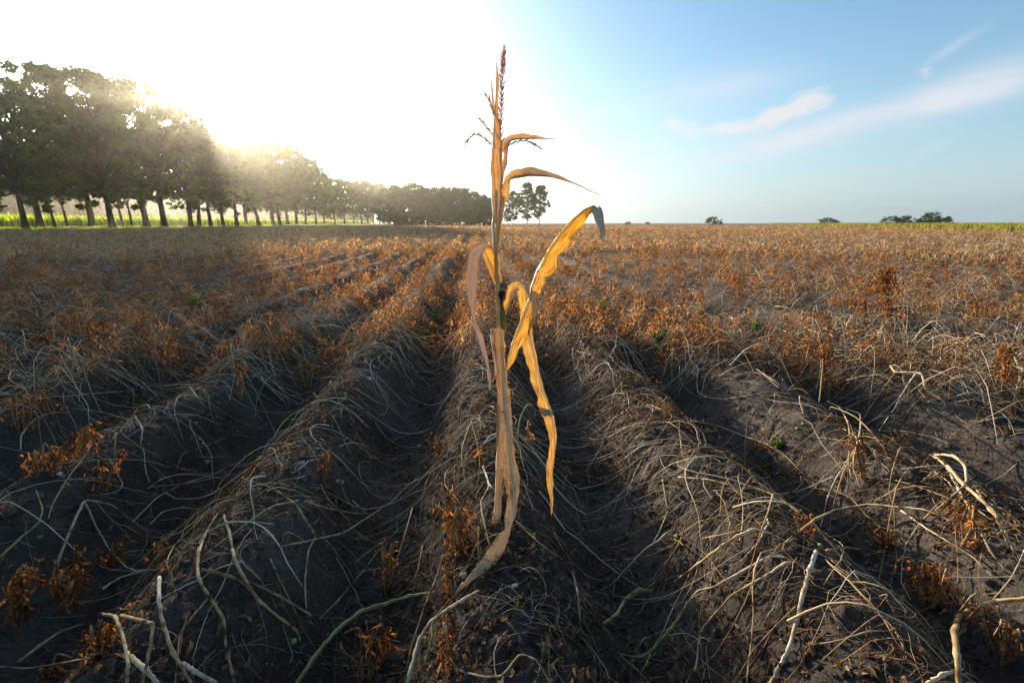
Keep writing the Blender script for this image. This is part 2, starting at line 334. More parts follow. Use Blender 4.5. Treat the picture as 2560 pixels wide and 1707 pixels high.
M['blade_pale'] = blade_mat('bleached_blade', (.72, .62, .48), (.38, .26, .18), (.86, .79, .68), (1.3, .95, .6), .2, .3)
M['blade_spot'] = blade_mat('spotted_blade', (.66, .49, .25), (.36, .19, .06), (.80, .67, .44), (1.45, 1.15, .35), 1.0, .3)

# ------------------------------------------------------------------ ground (one sheet)
def build_ground():
    rs = [0.0]; r = .25
    while r < 900: rs.append(r); r *= 1.0145
    rs = np.array(rs + [900])
    front = np.arange(-72, 62.01, .36); back = np.arange(67, 285, 6.)
    an = np.radians(np.concatenate([front, back]))  # measured clockwise from +Y
    nr, na = len(rs), len(an)
    X = rs[:, None] * np.sin(an)[None]; Y = rs[:, None] * np.cos(an)[None]
    Z = height(X, Y)
    V = np.stack([X, Y, Z], -1).reshape(-1, 3)
    i = np.arange(nr - 1)[:, None] * na; j = np.arange(na)[None]; j2 = (j + 1) % na
    F = np.stack([i + j, i + j2, i + na + j2, i + na + j], -1).reshape(-1, 4)
    link('ground', mesh_np('ground', V, F, M['soil']), kind='structure')
build_ground()

# ------------------------------------------------------------------ trees
def limb(P, r0, r1, n=6):
    C = catmull(P, n)[None]; return C, np.linspace(r0, r1, n)[None]
def merge(parts):
    V = []; F = []; off = 0
    for v, f in parts: V.append(v); F.append(np.asarray(f) + off); off += len(v)
    return np.vstack(V), np.vstack(F)
def leaf_quads(C, size, g, flat=.0):
    """small leaf sprays: bent quads of random orientation around centres C"""
    n = len(C); a = g.normal(size=(n, 3)); a[:, 2] *= 1 - flat; a /= np.linalg.norm(a, axis=1, keepdims=True)
    b = np.cross(a, g.normal(size=(n, 3))); b /= np.linalg.norm(b, axis=1, keepdims=True)
    nn = np.cross(a, b); s = (size * g.uniform(.55, 1.3, n))[:, None]
    V = np.stack([C - a * s, C - b * s * .45 + nn * s * .15, C + a * s, C + b * s * .45 - nn * s * .1], 1).reshape(-1, 3)
    F = np.arange(n * 4).reshape(-1, 4); return V, F
def make_tree(seed, H, width, base, nclump, per, leaf, trunk_r, airy=1.0, shape='round'):
    g = np.random.default_rng(seed); parts = []
    lean = g.normal(0, .03, 2) * H
    tp = [(0, 0, -.3), (lean[0] * .3, lean[1] * .3, H * .25), (lean[0] * .4 + g.normal(0, .3), lean[1] * .6, H * .5), (lean[0], lean[1], H * .88)]
    C, r = limb(tp, trunk_r, trunk_r * .15, 12); r[0, 0] *= 1.35; parts.append(tubes(C, r, 8)); TC = C[0]
    cents = []
    cz0 = base * H
    for k in range(nclump):
        # clump centres fill a lumpy crown
        u = g.uniform(0, 1) ** .8; z = cz0 + (H * .96 - cz0) * u
        w = {'round': math.sin(math.pi * min(1, .12 + .80 * u)) ** .6, 'tall': (math.sin(math.pi * min(1, .1 + .82 * u))) ** .9}[shape]
        rr = width * w * g.uniform(.25, 1.0) ** .5; th = g.uniform(0, 2 * np.pi)
        rr *= 1 + .18 * math.sin(3 * th + seed)
        c0 = np.array([lean[0] * u + rr * math.cos(th), lean[1] * u + rr * math.sin(th), z])
        cents.append(c0)
        if k % 3 == 0 or rr > width * .6:
            i = int(np.clip((z / H - .18) / .88 * 11, 4, 10)); s = TC[i]
            mid = s * .5 + c0 * .5 + np.array([0, 0, -.02 * H * g.uniform(0, 1)])
            Cb, rb = limb([s, mid, c0], trunk_r * g.uniform(.18, .38), .03, 6); parts.append(tubes(Cb, rb, 4))
    cents = np.array(cents)
    rad = width * g.uniform(.10, .30, nclump) * airy
    idx = np.repeat(np.arange(nclump), per)
    d = g.normal(size=(len(idx), 3)); d /= np.linalg.norm(d, axis=1, keepdims=True)
    L = cents[idx] + d * (rad[idx] * g.uniform(.1, 1, len(idx)) ** .5)[:, None] * np.array([1.1, 1.1, .75])
    lv, lf = leaf_quads(L, leaf, g)
    tint = np.repeat(np.clip(g.normal(.5, .16, nclump)[idx] + g.normal(0, .12, len(idx)), 0, 1), 4)
    tv, tf = merge(parts)
    return (tv, tf), (lv, lf, tint)
def tree_meshes(name, crown_mat, bark_mat, **k):
    (tv, tf), (lv, lf, tint) = make_tree(**k)
    return mesh_np(name + '_trunk', tv, tf, bark_mat), mesh_np(name + '_crown', lv, lf, crown_mat, rnd=tint, smooth=False)
def place_tree(name, meshes, loc, s, rz, label, cat='tree', group=None, sz=None):
    t = thing(name, label, cat, loc, group); t.rotation_euler.z = rz; t.scale = (s, s, sz or s)
    link('trunk', meshes[0], t); link('crown', meshes[1], t); return t
OAK = [tree_meshes('oak', M['crown'], M['bark'], seed=i + 1, H=20, width=7.2 - .4 * (i % 2), base=[.13, .20, .26, .16, .22][i], nclump=130, per=66, leaf=.33, trunk_r=.42, airy=.6) for i in range(5)]
THIN = [tree_meshes('thin_tree', M['crown'], M['bark'], seed=20 + i, H=12, width=3.4, base=.33, nclump=34, per=70, leaf=.28, trunk_r=.17, airy=1.0) for i in range(3)]
def on_plane_x(px, X):
    r = ray(px, 560); t = X / r.x; return r.y * t
z3 = lambda x: x * .3443
# avenue along the left field edge: pixel column of each trunk, lane, height, kind, label
AV = [
 (62, 0, 17, 'o', 'leftmost big leaning tree at the left end of the tree row'),
 (-70, 1, 16, 'o', 'tree half outside the picture at the far left of the row'),
 (138, 0, 12, 't', 'slender tree with thin leaning trunk, second in the row from the left'),
 (168, 1, 13.200000000000001, 't', 'small thin tree under the gap of bright sky in the left tree row'),
 (100, 1, 22.5, 'o', 'tallest tree at the left with loose ragged top'),
 (279, 0, 23, 'o', 'tall dense tree with full crown right of the bright sky gap'),
 (230, 1, 25.5, 'o', 'tall tree standing in the rear lane behind the dense left trees'),
 (307, 1, 16.5, 't', 'thin-trunked tree just right of the tall dense tree'),
 (329, 0, 14, 't', 'thin curved tree before the two thick trunks'),
 (368, 0, 24.5, 'o', 'tree with thick trunk left of the sun, broad crown'),
 (411, 0, 25, 'o', 'thick-trunked tree nearly below the sun, left of it'),
 (477, 0, 23, 'o', 'tree directly below the sun with its top in the glare'),
 (497, 1, 23, 'o', 'rear lane tree below the sun'),
 (527, 0, 21, 'o', 'leaning thick-trunked tree just right of the sun'),
 (557, 1, 22.5, 'o', 'thin tree with light showing around its stem right of the sun'),
 (592, 0, 21.8, 'o', 'tall tree at the start of the descending right part of the row'),
 (616, 1, 25, 'o', 'rear lane tree behind the tall one right of the sun'),
 (648, 0, 24, 'o', 'broad tree right of the sun with dark crown'),
 (683, 0, 25, 'o', 'tree with upright trunk beside the broad dark one'),
]
TX = [-58, -65]
gi = random.Random(5)
far_cols = [(700, 0, 25), (720, 1, 27), (742, 0, 24), (764, 0, 22.5), (790, 0, 21), (812, 1, 21), (838, 0, 19), (862, 0, 20), (885, 1, 22.5), (905, 0, 22), (920, 0, 22.5), (935, 1, 25), (950, 0, 25), (962, 1, 27), (975, 0, 25)]
for n_, (px, lane, hh) in enumerate(far_cols):
    AV.append((px, lane, hh, 'o', None))
ordw = ['first', 'second', 'third', 'fourth', 'fifth', 'sixth', 'seventh', 'eighth', 'ninth', 'tenth', 'eleventh', 'twelfth', 'thirteenth', 'fourteenth', 'fifteenth']
fk = 0
for i, (px, lane, hh, kd, lab) in enumerate(AV):
    X = TX[lane] + gi.uniform(-.7, .7); Y = on_plane_x(px, X)
    ms = (OAK if kd == 'o' else THIN)[i % (5 if kd == 'o' else 3)]; s = hh / (20 if kd == 'o' else 12)
    if lab is None:
        lab = 'dark round-crowned tree, %s along the right half of the tree row' % ordw[fk]; fk += 1
    place_tree('field_edge_tree', ms, (X, Y, h1(X, Y)), s if kd == 'o' else s, gi.uniform(0, 6.28), lab, group='trees in the row along the left field edge')
# separate woods behind, centre
WD = [tree_meshes('wood_tree', M['far_crown'], M['bark'], seed=40 + i, H=14, width=6.4, base=.0, nclump=95, per=75, leaf=.5, trunk_r=.3, airy=1.0) for i in range(3)]
def from_dist(px, dist):
    r = ray(px, 557); k = dist / math.hypot(r.x, r.y); return r.x * k, r.y * k
wood = [(1010, 190, 14.5, 'broad tree at the left of the central copse'), (1040, 195, 15.5, 'highest round tree of the central copse'), (1070, 185, 14, 'tree right of the highest one in the central copse'),
        (1098, 190, 12, 'low round tree in the dip of the central copse'), (1120, 195, 14.5, 'round tree in the right half of the central copse'), (1150, 200, 14.8, 'wide tree in the right half of the copse'),
        (1178, 200, 13, 'tree near the right end of the copse'), (1200, 170.00, 10, 'low bushy tree at the right end of the copse beside the maize plant'), (1216, 174.25, 7, 'bush at the foot of the copse left of the maize stalk'), (985, 200, 14, 'tree joining the copse to the tree row')]
for i, (px, dd, hh, lab) in enumerate(wood):
    x, y = from_dist(px, dd); place_tree('copse_tree', WD[i % 3], (x, y, 0), hh / 14, i * 1.3, lab, group='trees of the central copse')
BR = [tree_meshes('airy_tree', M['far_crown'], M['birch_bark'], seed=60 + i, H=18, width=4.2, base=.12, nclump=120, per=50, leaf=.38, trunk_r=.22, airy=.95, shape='tall') for i in range(2)]
for i, (px, hh, lab) in enumerate([(1224, 11.5, 'small airy tree just left of the maize stalk on the horizon'), (1282, 14.2, 'narrow airy tree just right of the maize stalk'), (1268, 7, 'low bush between the maize stalk and the airy trees'), (1318, 17.5, 'tall airy tree, left of the rightmost pair on the horizon'), (1348, 16.5, 'airy tree at the right end of the central group')]):
    x, y = from_dist(px, 205); place_tree('airy_tree', BR[i % 2], (x, y, 0), hh / 18, i * 2.1, lab, group='airy trees on the horizon')
BU = [tree_meshes('round_bush', M['far_crown'], M['bark'], seed=70 + i, H=4, width=4.2, base=.0, nclump=40, per=45, leaf=.3, trunk_r=.12) for i in range(2)]
for i, (px, hh, wd, lab) in enumerate([(1570, 1.36, 1.5, 'low dark bush on the horizon right of the drooping leaf'), (1618, 1.19, 1.0, 'faint flat bush left of the round horizon tree'), (1782, 3.40, .5, 'small round tree on the horizon below the cloud'),
        (2068, 2.80, .36, 'small dark tree on the horizon before the green strip'), (2086, 2.04, .36, 'tiny bush beside the small dark horizon tree'), (2228, 3.23, .75, 'left half of the broad grove on the right horizon'), (2262, 3.31, .75, 'right half of the broad grove on the right horizon'), (2308, 2.55, .55, 'low bush between the grove and the domed tree'),
        (2327, 4.42, .6, 'domed tree standing highest on the right horizon'), (2360, 2.55, 1.0, 'flat hedge-like bush right of the domed tree')]):
    x, y = from_dist(px, 240); t = place_tree('horizon_bush', BU[i % 2], (x, y, 0), hh / 4, i * 1.7, lab, 'bush', 'bushes on the horizon')
# far-off woodland behind the avenue
def woodland():
    g = np.random.default_rng(3); n = 60000
    t = g.uniform(0, 1, n); ax = -230 + 140 * t; ay = 20 + 420 * t
    dep = g.uniform(0, 14, n); x = ax - dep; y = ay + dep * .4
    top = 20 + 6 * fbm(x, y, .06, 3) - 8 * t; z = top * g.uniform(0, 1, n) ** .75
    C = np.stack([x, y, z], -1); V, F = leaf_quads(C, 1.5, g)
    link('woodland', mesh_np('woodland', V, F, M['wood_mass'], rnd=np.repeat(g.uniform(.2, .8, n), 4), smooth=False), kind='stuff', label='far-off dark woodland edge seen under the crowns of the left tree row', category='woodland')
woodland()
def blades(n, X, Y, h0, h1_, w, g, bend=.25, rise=0):
    """upright bent blades: 5 points, 2 quads + tip"""
    th = g.uniform(0, 2 * np.pi, n); hh = g.uniform(h0, h1_, n); d = np.stack([np.cos(th), np.sin(th)], -1); p = np.stack([-np.sin(th), np.cos(th)], -1)
    z0 = height(X, Y, False) + rise; bd = hh * bend * g.uniform(.3, 1.6, n); ww = w * g.uniform(.6, 1.4, n)
    V = np.zeros((n, 5, 3))
    for k, (s, q, wd) in enumerate([(0, 0, -1), (0, 0, 1), (.6, .35, 1), (.6, .35, -1)]):
        V[:, k, :2] = np.stack([X, Y], -1) + d * (bd * q)[:, None] + p * (ww * wd * .5)[:, None]; V[:, k, 2] = z0 + hh * s
    V[:, 4, :2] = np.stack([X, Y], -1) + d * bd[:, None]; V[:, 4, 2] = z0 + hh * (1 - .25 * g.uniform(0, 1, n))
    b = np.arange(n)[:, None] * 5
    return V.reshape(-1, 3), [np.hstack([b, b + 1, b + 2, b + 3]), np.hstack([b + 3, b + 2, b + 4])]
def left_maize():
    g = np.random.default_rng(4); n = 45000
    X = -70 - 60 * g.uniform(0, 1, n) ** 1.3; Y = g.uniform(35, 330, n)
    V, F = blades(n, X, Y, 1.7, 2.7, .28, g, .35)
    link('maize_field', mesh_np('maize_field', V, F, M['maize'], rnd=np.repeat(g.uniform(0, 1, n), 5)), kind='stuff', label='bright green maize crop glowing behind the trunks of the tree row', category='crop')
    n = 20000; X = g.uniform(-69, -55, n); Y = g.uniform(25, 300, n)
    V, F = blades(n, X, Y, .15, .5, .06, g, .4)
    link('verge_grass', mesh_np('verge_grass', V, F, M['maize'], rnd=np.repeat(g.uniform(0, .7, n), 5)), kind='stuff', label='grass verge at the foot of the tree row', category='grass')
left_maize()
def right_green():
    g = np.random.default_rng(6); n = 70000
    # beyond the line A-B on the right
    A = np.array([50., 37.]); B = np.array([98., 128.]); d = (B - A) / np.linalg.norm(B - A); nrm = np.array([d[1], -d[0]])
    t = g.uniform(-25, 1, n) ** 1; t = -30 + 260 * g.uniform(0, 1, n) ** 1.2; q = 90 * g.uniform(0, 1, n) ** 1.6
    P = A + d * t[:, None] + nrm * q[:, None] + g.normal(0, 1.2, (n, 2))
    V, F = blades(n, P[:, 0], P[:, 1], .45, 1.05, .07, g, .3)
    link('green_strip', mesh_np('green_strip', V, F, M['green_crop'], rnd=np.repeat(g.uniform(0, 1, n), 5)), kind='stuff', label='strip of yellow-green unharvested crop along the right horizon', category='crop')
right_green()

# ------------------------------------------------------------------ field cover: the uncountable part
def polar(n, r0, r1, g, pw=0.0, a0=-68, a1=58):
    """scatter, equal count per unit of log distance when pw=0"""
    u = g.uniform(0, 1, n)
    if pw == 0: r = r0 * (r1 / r0) ** u
    else: r = (r0 ** pw + (r1 ** pw - r0 ** pw) * u) ** (1 / pw)
    a = np.radians(g.uniform(a0, a1, n)); return r * np.sin(a), r * np.cos(a)
def crest_x(x): return X0 + np.round((x - X0) / SP) * SP
def drape(n, K, X, Y, g, L0, L1, lift, up=.0, side=.85, wig=.5):
    """stem centre lines that start near a crest and fall over the ridge side"""
    sgn = np.where(g.uniform(size=n) < .5, -1, 1)
    th = np.where(g.uniform(size=n) < side, g.normal(0, .8, n) - .25, g.uniform(-3.14, 3.14, n))
    dx = np.cos(th) * sgn; dy = np.sin(th)
    ang = np.arctan2(dy, dx); L = g.uniform(L0, L1, n); cv = g.normal(0, wig, n)
    t = np.linspace(0, 1, K); C = np.zeros((n, K, 3)); x, y = X.copy(), Y.copy()
    for k in range(K):
        C[:, k, 0] = x; C[:, k, 1] = y; st = L / (K - 1)
        ang = ang + cv / (K - 1) + g.normal(0, .16, n) * (1 + 1.5 * (g.uniform(size=n) < .15)); x = x + np.cos(ang) * st; y = y + np.sin(ang) * st
    z = height(C[..., 0], C[..., 1], False)
    # stems bridge small hollows
    zm = z.copy()
    zm[:, 1:-1] = np.maximum(z[:, 1:-1], (z[:, :-2] + z[:, 2:]) / 2)
    lf = g.uniform(0, 1, n)[:, None] ** 1.8 * lift
    arch = np.sin(np.pi * np.clip(t + .05, 0, 1))[None] * lf + .006 + g.uniform(0, .012, n)[:, None]
    C[..., 2] = zm + arch + up
    return C
def dens_keep(X, Y, g, thr=.0, s=1.1):
    return (fbm(X, Y, s, 3) + g.uniform(-.35, .35, len(X)) + .07 * np.clip(X, -2, 3) * (np.hypot(X, Y) < 3.5)) > thr
def stems_stuff(name, label, n, r0, r1, K, sides, rad, L0, L1, lift, g, tint=(.2, 1.0), thr=-.25, crest=True, pw=0, wig=.7):
    X, Y = polar(n, r0, r1, g, pw); k = dens_keep(X, Y, g, thr); X, Y = X[k], Y[k]
    if crest:
        X = crest_x(X) + g.normal(0, .10, len(X))
    n = len(X); C = drape(n, K, X, Y, g, L0, L1, lift, wig=wig)
    rr = rad * g.uniform(.45, 1.35, n) ** 1.2; rr = rr * np.maximum(1, np.hypot(X, Y) / r0) ** .5 if r0 > 5 else rr
    taper = np.linspace(1.1, .45, K); V, F = tubes(C, rr[:, None] * taper[None] * g.uniform(.7, 1.35, (n, K)), sides)
    rn = g.uniform(tint[0], tint[1], n)[:, None] + np.cumsum(g.normal(0, .09, (n, K)), 1); rnd = np.repeat(np.clip(rn, 0, 1), sides)
    link(name, mesh_np(name, V, F, M['stem'], rnd=rnd), kind='stuff', label=label, category='plant litter')
g1 = np.random.default_rng(11)
stems_stuff('dry_haulm_litter', 'tangle of thin dry potato haulm draped over the near soil ridges', 2300, 1.25, 4.5, 10, 4, .0019, .15, .5, .07, g1, (.05, .9), -.08, pw=1)
stems_stuff('root_fibre_litter', 'hair-thin roots and fibres strewn over the near ridges', 6500, .7, 4.5, 7, 3, .0008, .05, .25, .03, g1, (.0, .7), -.15, pw=.7, crest=False, wig=1.4)
stems_stuff('middle_haulm_litter', 'pale dry haulm arching over the ridges in the middle of the field', 21000, 3.1, 16, 7, 3, .0021, .2, .65, .22, g1, (.1, 1.05), -.3, pw=.45)
stems_stuff('far_haulm_litter', 'pale dry haulm flecks across the far field', 30000, 14, 75, 4, 3, .005, .3, .8, .34, g1, (.3, 1.1), -.5, crest=False)

# crumpled leaf templates
def leaf_template(seed, nu=4, nv=3):
    g = np.random.default_rng(seed); u = np.linspace(0, 1, nu + 1); v = np.linspace(-1, 1, nv + 1); V = []
    curl = g.uniform(1.8, 4.5) * g.choice([-1, 1]); fold = g.uniform(.3, 1.0)
    for a in u:
        w = .36 * math.sin(math.pi * min(1, .06 + .9 * a)) ** .7 * (1 - .3 * a)
        th = curl * a; cx = math.sin(th) / max(abs(curl), .1) * 1.0 if curl else a; cz = (1 - math.cos(th)) / curl
        cx = abs(math.sin(th * .5)) * .9 if abs(curl) > 3 else cx
        for b in v: V.append((cx + g.normal(0, .06), b * w * (1 - .45 * fold) + g.normal(0, .06), cz + abs(b) * w * fold + g.normal(0, .09)))
    V = np.array(V); F = []
    for i in range(nu):
        for j in range(nv): a = i * (nv + 1) + j; F.append((a, a + 1, a + nv + 2, a + nv + 1))
    return V, np.array(F)
TPL = [leaf_template(100 + i) for i in range(8)]
def rots(n, g, hang=0.0):
    a = g.normal(size=(n, 3)); a[:, 2] = a[:, 2] * (1 - hang) - hang * 1.6
    a /= np.linalg.norm(a, axis=1, keepdims=True); b = np.cross(a, g.normal(size=(n, 3))); b /= np.linalg.norm(b, axis=1, keepdims=True)
    return np.stack([a, b, np.cross(a, b)], -1)
def scatter_leaves(C, size, g, hang=0.0, flat=False):
    n = len(C); Rm = rots(n, g, hang)
    if flat:
        th = g.uniform(0, 6.28, n); tl = g.normal(0, .3, (n, 2)); a = np.stack([np.cos(th), np.sin(th), tl[:, 0]], -1); a /= np.linalg.norm(a, axis=1, keepdims=True)
        b = np.cross(np.stack([tl[:, 1], tl[:, 0], np.ones(n)], -1), a); b /= np.linalg.norm(b, axis=1, keepdims=True); Rm = np.stack([a, b, np.cross(a, b)], -1)
    Vs, Fs, off = [], [], 0; ids = g.integers(0, len(TPL), n); order = []
    for k, (tv, tf) in enumerate(TPL):
        m = np.where(ids == k)[0]
        if not len(m): continue
        v = np.einsum('nij,vj->nvi', Rm[m], tv) * np.asarray(size)[m][:, None, None] + C[m][:, None, :]
        f = tf[None] + (np.arange(len(m)) * len(tv))[:, None, None] + off
        Vs.append(v.reshape(-1, 3)); Fs.append(f.reshape(-1, 4)); off += len(m) * len(tv); order.append(np.repeat(m, len(tv)))
    return np.vstack(Vs), np.vstack(Fs), np.concatenate(order)
def tuft_points(X, Y, g, per, hh, spread):
    n = len(X); idx = np.repeat(np.arange(n), per); m = len(idx); u = g.uniform(0, 1, m)
    H = (hh * g.uniform(.4, 1.35, n))[idx]; ln = g.normal(0, .25, (n, 2))[idx]
    x = X[idx] + ln[:, 0] * H * u + g.normal(0, 1, m) * spread * (1.2 - u * .6); y = Y[idx] + ln[:, 1] * H * u + g.normal(0, 1, m) * spread * (1.2 - u * .6)
    z = height(x, y, False) + .01 + H * u; return np.stack([x, y, z], -1), idx
def leaf_cover():
    def in_green(X, Y):
        d = np.array([48., 91.]); d /= np.linalg.norm(d); return (X - 50) * d[1] - (Y - 37) * d[0] > 1.5
    g = np.random.default_rng(21)
    # lying litter, near
    X, Y = polar(30000, .6, 4.5, g, .5); k = dens_keep(X, Y, g, -.1, 2.5); X, Y = X[k], Y[k]
    C = np.stack([X, Y, height(X, Y) + .004], -1); sz = g.uniform(.004, .026, len(X))
    V, F, o = scatter_leaves(C, sz, g, flat=True)
    link('leaf_litter', mesh_np('leaf_litter', V, F, M['litter'], rnd=g.uniform(0, 1, len(X))[o]), kind='stuff', label='brown crumpled leaf crumbs lying on the near soil', category='plant litter')
    # low tufts, near
    X, Y = polar(850, 1.7, 5, g, .8); k = dens_keep(X, Y, g, -.02, 1.3); X, Y = X[k], Y[k]
    C, idx = tuft_points(X, Y, g, 34, .08, .03); sz = g.uniform(.006, .018, len(C))
    V, F, o = scatter_leaves(C, sz, g, hang=.6)
    rn = np.clip(g.uniform(.15, .8, len(X))[idx] + g.normal(0, .15, len(C)), 0, 1)
    link('withered_leaf_tufts', mesh_np('withered_leaf_tufts', V, F, M['dead_leaf'], rnd=rn[o]), kind='stuff', label='low rust-brown tufts of withered potato leaves on the near ridges', category='withered leaves')
    # middle and far
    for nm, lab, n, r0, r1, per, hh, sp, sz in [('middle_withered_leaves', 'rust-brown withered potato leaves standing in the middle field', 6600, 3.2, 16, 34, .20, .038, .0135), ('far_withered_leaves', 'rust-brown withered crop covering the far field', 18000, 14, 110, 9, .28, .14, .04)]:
        X, Y = polar(n, r0, r1, g); k = dens_keep(X, Y, g, np.interp(np.hypot(X, Y), [3.2, 6, 14], [.08, -.12, -.36]), .7); X, Y = X[k], Y[k]
        k = X > -56; X, Y = X[k], Y[k]
        k = ~in_green(X, Y); X, Y = X[k], Y[k]; C, idx = tuft_points(X, Y, g, per, hh, sp); m = len(C)
        s = sz * 1.15 * g.uniform(.45, 1.5, m) * np.maximum(1, np.hypot(C[:, 0], C[:, 1]) / (r0 * 2)) ** .6
        V, F = leaf_quads(C, 1.0, g, -.6) if False else (None, None)
        a = g.normal(size=(m, 3)); a[:, 2] *= 2.2; a /= np.linalg.norm(a, axis=1, keepdims=True); b = np.cross(a, g.normal(size=(m, 3))); b /= np.linalg.norm(b, axis=1, keepdims=True); nn = np.cross(a, b); s_ = s[:, None]
        V = np.stack([C - a * s_, C - b * s_ * .3 + nn * s_ * .25, C + a * s_, C + b * s_ * .3 + nn * s_ * .25], 1).reshape(-1, 3); q = np.arange(m)[:, None] * 4
        F = np.vstack([np.hstack([q, q + 1, q + 2]), np.hstack([q, q + 2, q + 3])])
        rn = np.clip(g.uniform(.2, .9, len(X))[idx] + g.normal(0, .15, m), 0, 1)
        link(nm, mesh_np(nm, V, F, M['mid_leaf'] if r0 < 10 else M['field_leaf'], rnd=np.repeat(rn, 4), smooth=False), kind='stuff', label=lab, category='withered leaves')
leaf_cover()

def soil_crumbs():
    g = np.random.default_rng(31); X, Y = polar(11000, .6, 5, g, .5); n = len(X)
    s = .002 + .013 * g.uniform(0, 1, n) ** 3
    B = np.array([(1, 0, 0), (-1, 0, 0), (0, 1, 0), (0, -1, 0), (0, 0, .8), (0, 0, -.8)]); T = np.array([(0, 2, 4), (2, 1, 4), (1, 3, 4), (3, 0, 4), (2, 0, 5), (1, 2, 5), (3, 1, 5), (0, 3, 5)])
    Rm = rots(n, g); V = np.einsum('nij,nvj->nvi', Rm, B[None] * g.uniform(.6, 1.3, (n, 6, 1))) * s[:, None, None]
    V += np.stack([X, Y, height(X, Y) + s * .2], -1)[:, None]
    link('soil_crumbs', mesh_np('soil_crumbs', V.reshape(-1, 3), (T[None] + np.arange(n)[:, None, None] * 6).reshape(-1, 3), M['soil']), kind='stuff', label='crumbs and clods of dry soil on the ridges', category='soil')
soil_crumbs()

# ------------------------------------------------------------------ the lone maize plant
PY = 1.14                                       # it stands this far ahead on the middle ridge
ZT = {'a': (1100, 80, .3571), 'b': (1080, 560, .3189), 'c': (1080, 1000, .3828)}
def at_depth(px, py, Y):
    r = ray(px, py); return CAM + r * (Y / r.y)
def zp(z, u, v, dy=0.0):
    ox, oy, s = ZT[z]; return np.array(at_depth(ox + u * s, oy + v * s, PY + dy))
base = on_ground(1245, 1335)
maize = thing('maize_plant', 'lone withered maize plant with tassel and drooping golden leaves on the middle ridge', 'maize plant', (base.x, PY, h1(base.x, PY)))
bpy.context.view_layer.update()
MW = maize.matrix_world.inverted()
def local(V): return np.asarray(V) - np.array(maize.location)
def stalk():
    pts = [(1243, 1345, 0), (1245, 1230, 0), (1247, 1100, 0), (1250, 950, 0), (1248, 820, 0), (1243, 715, 0), (1240, 640, 0), (1243, 560, 0), (1246, 480, .0), (1244, 400, 0), (1247, 330, 0), (1250, 300, 0)]
    P = np.array([at_depth(a, b, PY + d) for a, b, d in pts]); P[0, 2] = maize.location.z - .03
    C = catmull(P, 60)[None]; t = np.linspace(0, 1, 60)
    r = .0078 - .0052 * t
    for nd in (.33, .47, .60, .74): r = r + .003 * np.exp(-((t - nd) / .008) ** 2)
    V, F = tubes(C, r[None], 12)
    rn = np.repeat(np.interp(t, [0, .2, .5, .56, .62, .8, 1], [.15, .3, .45, .35, .95, .7, .5]), 12)
    link('stalk', mesh_np('stalk', local(V), F, M['stalk'], rnd=rn), maize)
stalk()
def blade(name, prs, material, label=None, cup=.25, wave=.0, n=60, m=9, seed=0, flip=1, thick=True, parent=None):
    """a leaf from pairs of edge points (zoom, uL, vL, uR, vR, depthL, depthR)"""
    g = np.random.default_rng(seed + 500)
    A = np.array([zp(p[0], p[1], p[2], p[5]) for p in prs]); B = np.array([zp(p[0], p[3], p[4], p[6]) for p in prs])
    A = catmull(A, n); B = catmull(B, n); D = B - A; Wd = np.linalg.norm(D, axis=1, keepdims=True) + 1e-6
    Cn = (A + B) / 2; T = np.gradient(Cn, axis=0); T /= np.linalg.norm(T, axis=1, keepdims=True) + 1e-9
    Nn = np.cross(D / Wd, T); Nn /= np.linalg.norm(Nn, axis=1, keepdims=True) + 1e-9
    for i in range(1, n):
        if np.dot(Nn[i], Nn[i - 1]) < 0: Nn[i] *= -1
    w = np.linspace(0, 1, m); s = np.linspace(0, 1, n)
    ph = g.uniform(0, 6.28, 4); L = np.concatenate([[0], np.cumsum(np.linalg.norm(np.diff(Cn, axis=0), axis=1))])
    V = np.zeros((n, m, 3))
    for j, a in enumerate(w):
        e = (2 * a - 1)
        off = cup * flip * (e * e - .4) * Wd[:, 0]
        rip = wave * (abs(e) ** 1.5) * (np.sin(L * 95 + ph[0] + e * 2) * .6 + np.sin(L * 160 + ph[1] + (e > 0) * 2.2) * .4) + .0006 * np.sin(a * 40 + L * 20 + ph[2])
        env = np.minimum(1, Wd[:, 0] / .012)
        V[:, j] = A + D * a + Nn * (off + rip * env)[:, None]
    tat = g.normal(0, 1, (n, 2)); tat = (tat + np.roll(tat, 1, 0) * .8) * .028 * np.minimum(1, Wd / .008)
    V[:, 0] += D * tat[:, :1]; V[:, -1] += D * tat[:, 1:]
    V = V.reshape(-1, 3); i = np.arange(n - 1)[:, None] * m; j = np.arange(m - 1)[None]
    F = np.stack([i + j, i + j + 1, i + m + j + 1, i + m + j], -1).reshape(-1, 4)
    uv = np.stack([np.tile(w, n), np.repeat(L * 12 + seed * 3.1, m)], -1)
    me = mesh_np(name, local(V), F, material, uv=uv)
    o = link(name, me, maize if parent is None else parent)
    if label: o['label'] = label
    if thick:
        md = o.modifiers.new('thickness', 'SOLIDIFY'); md.thickness = .0004; md.offset = 0
    return o
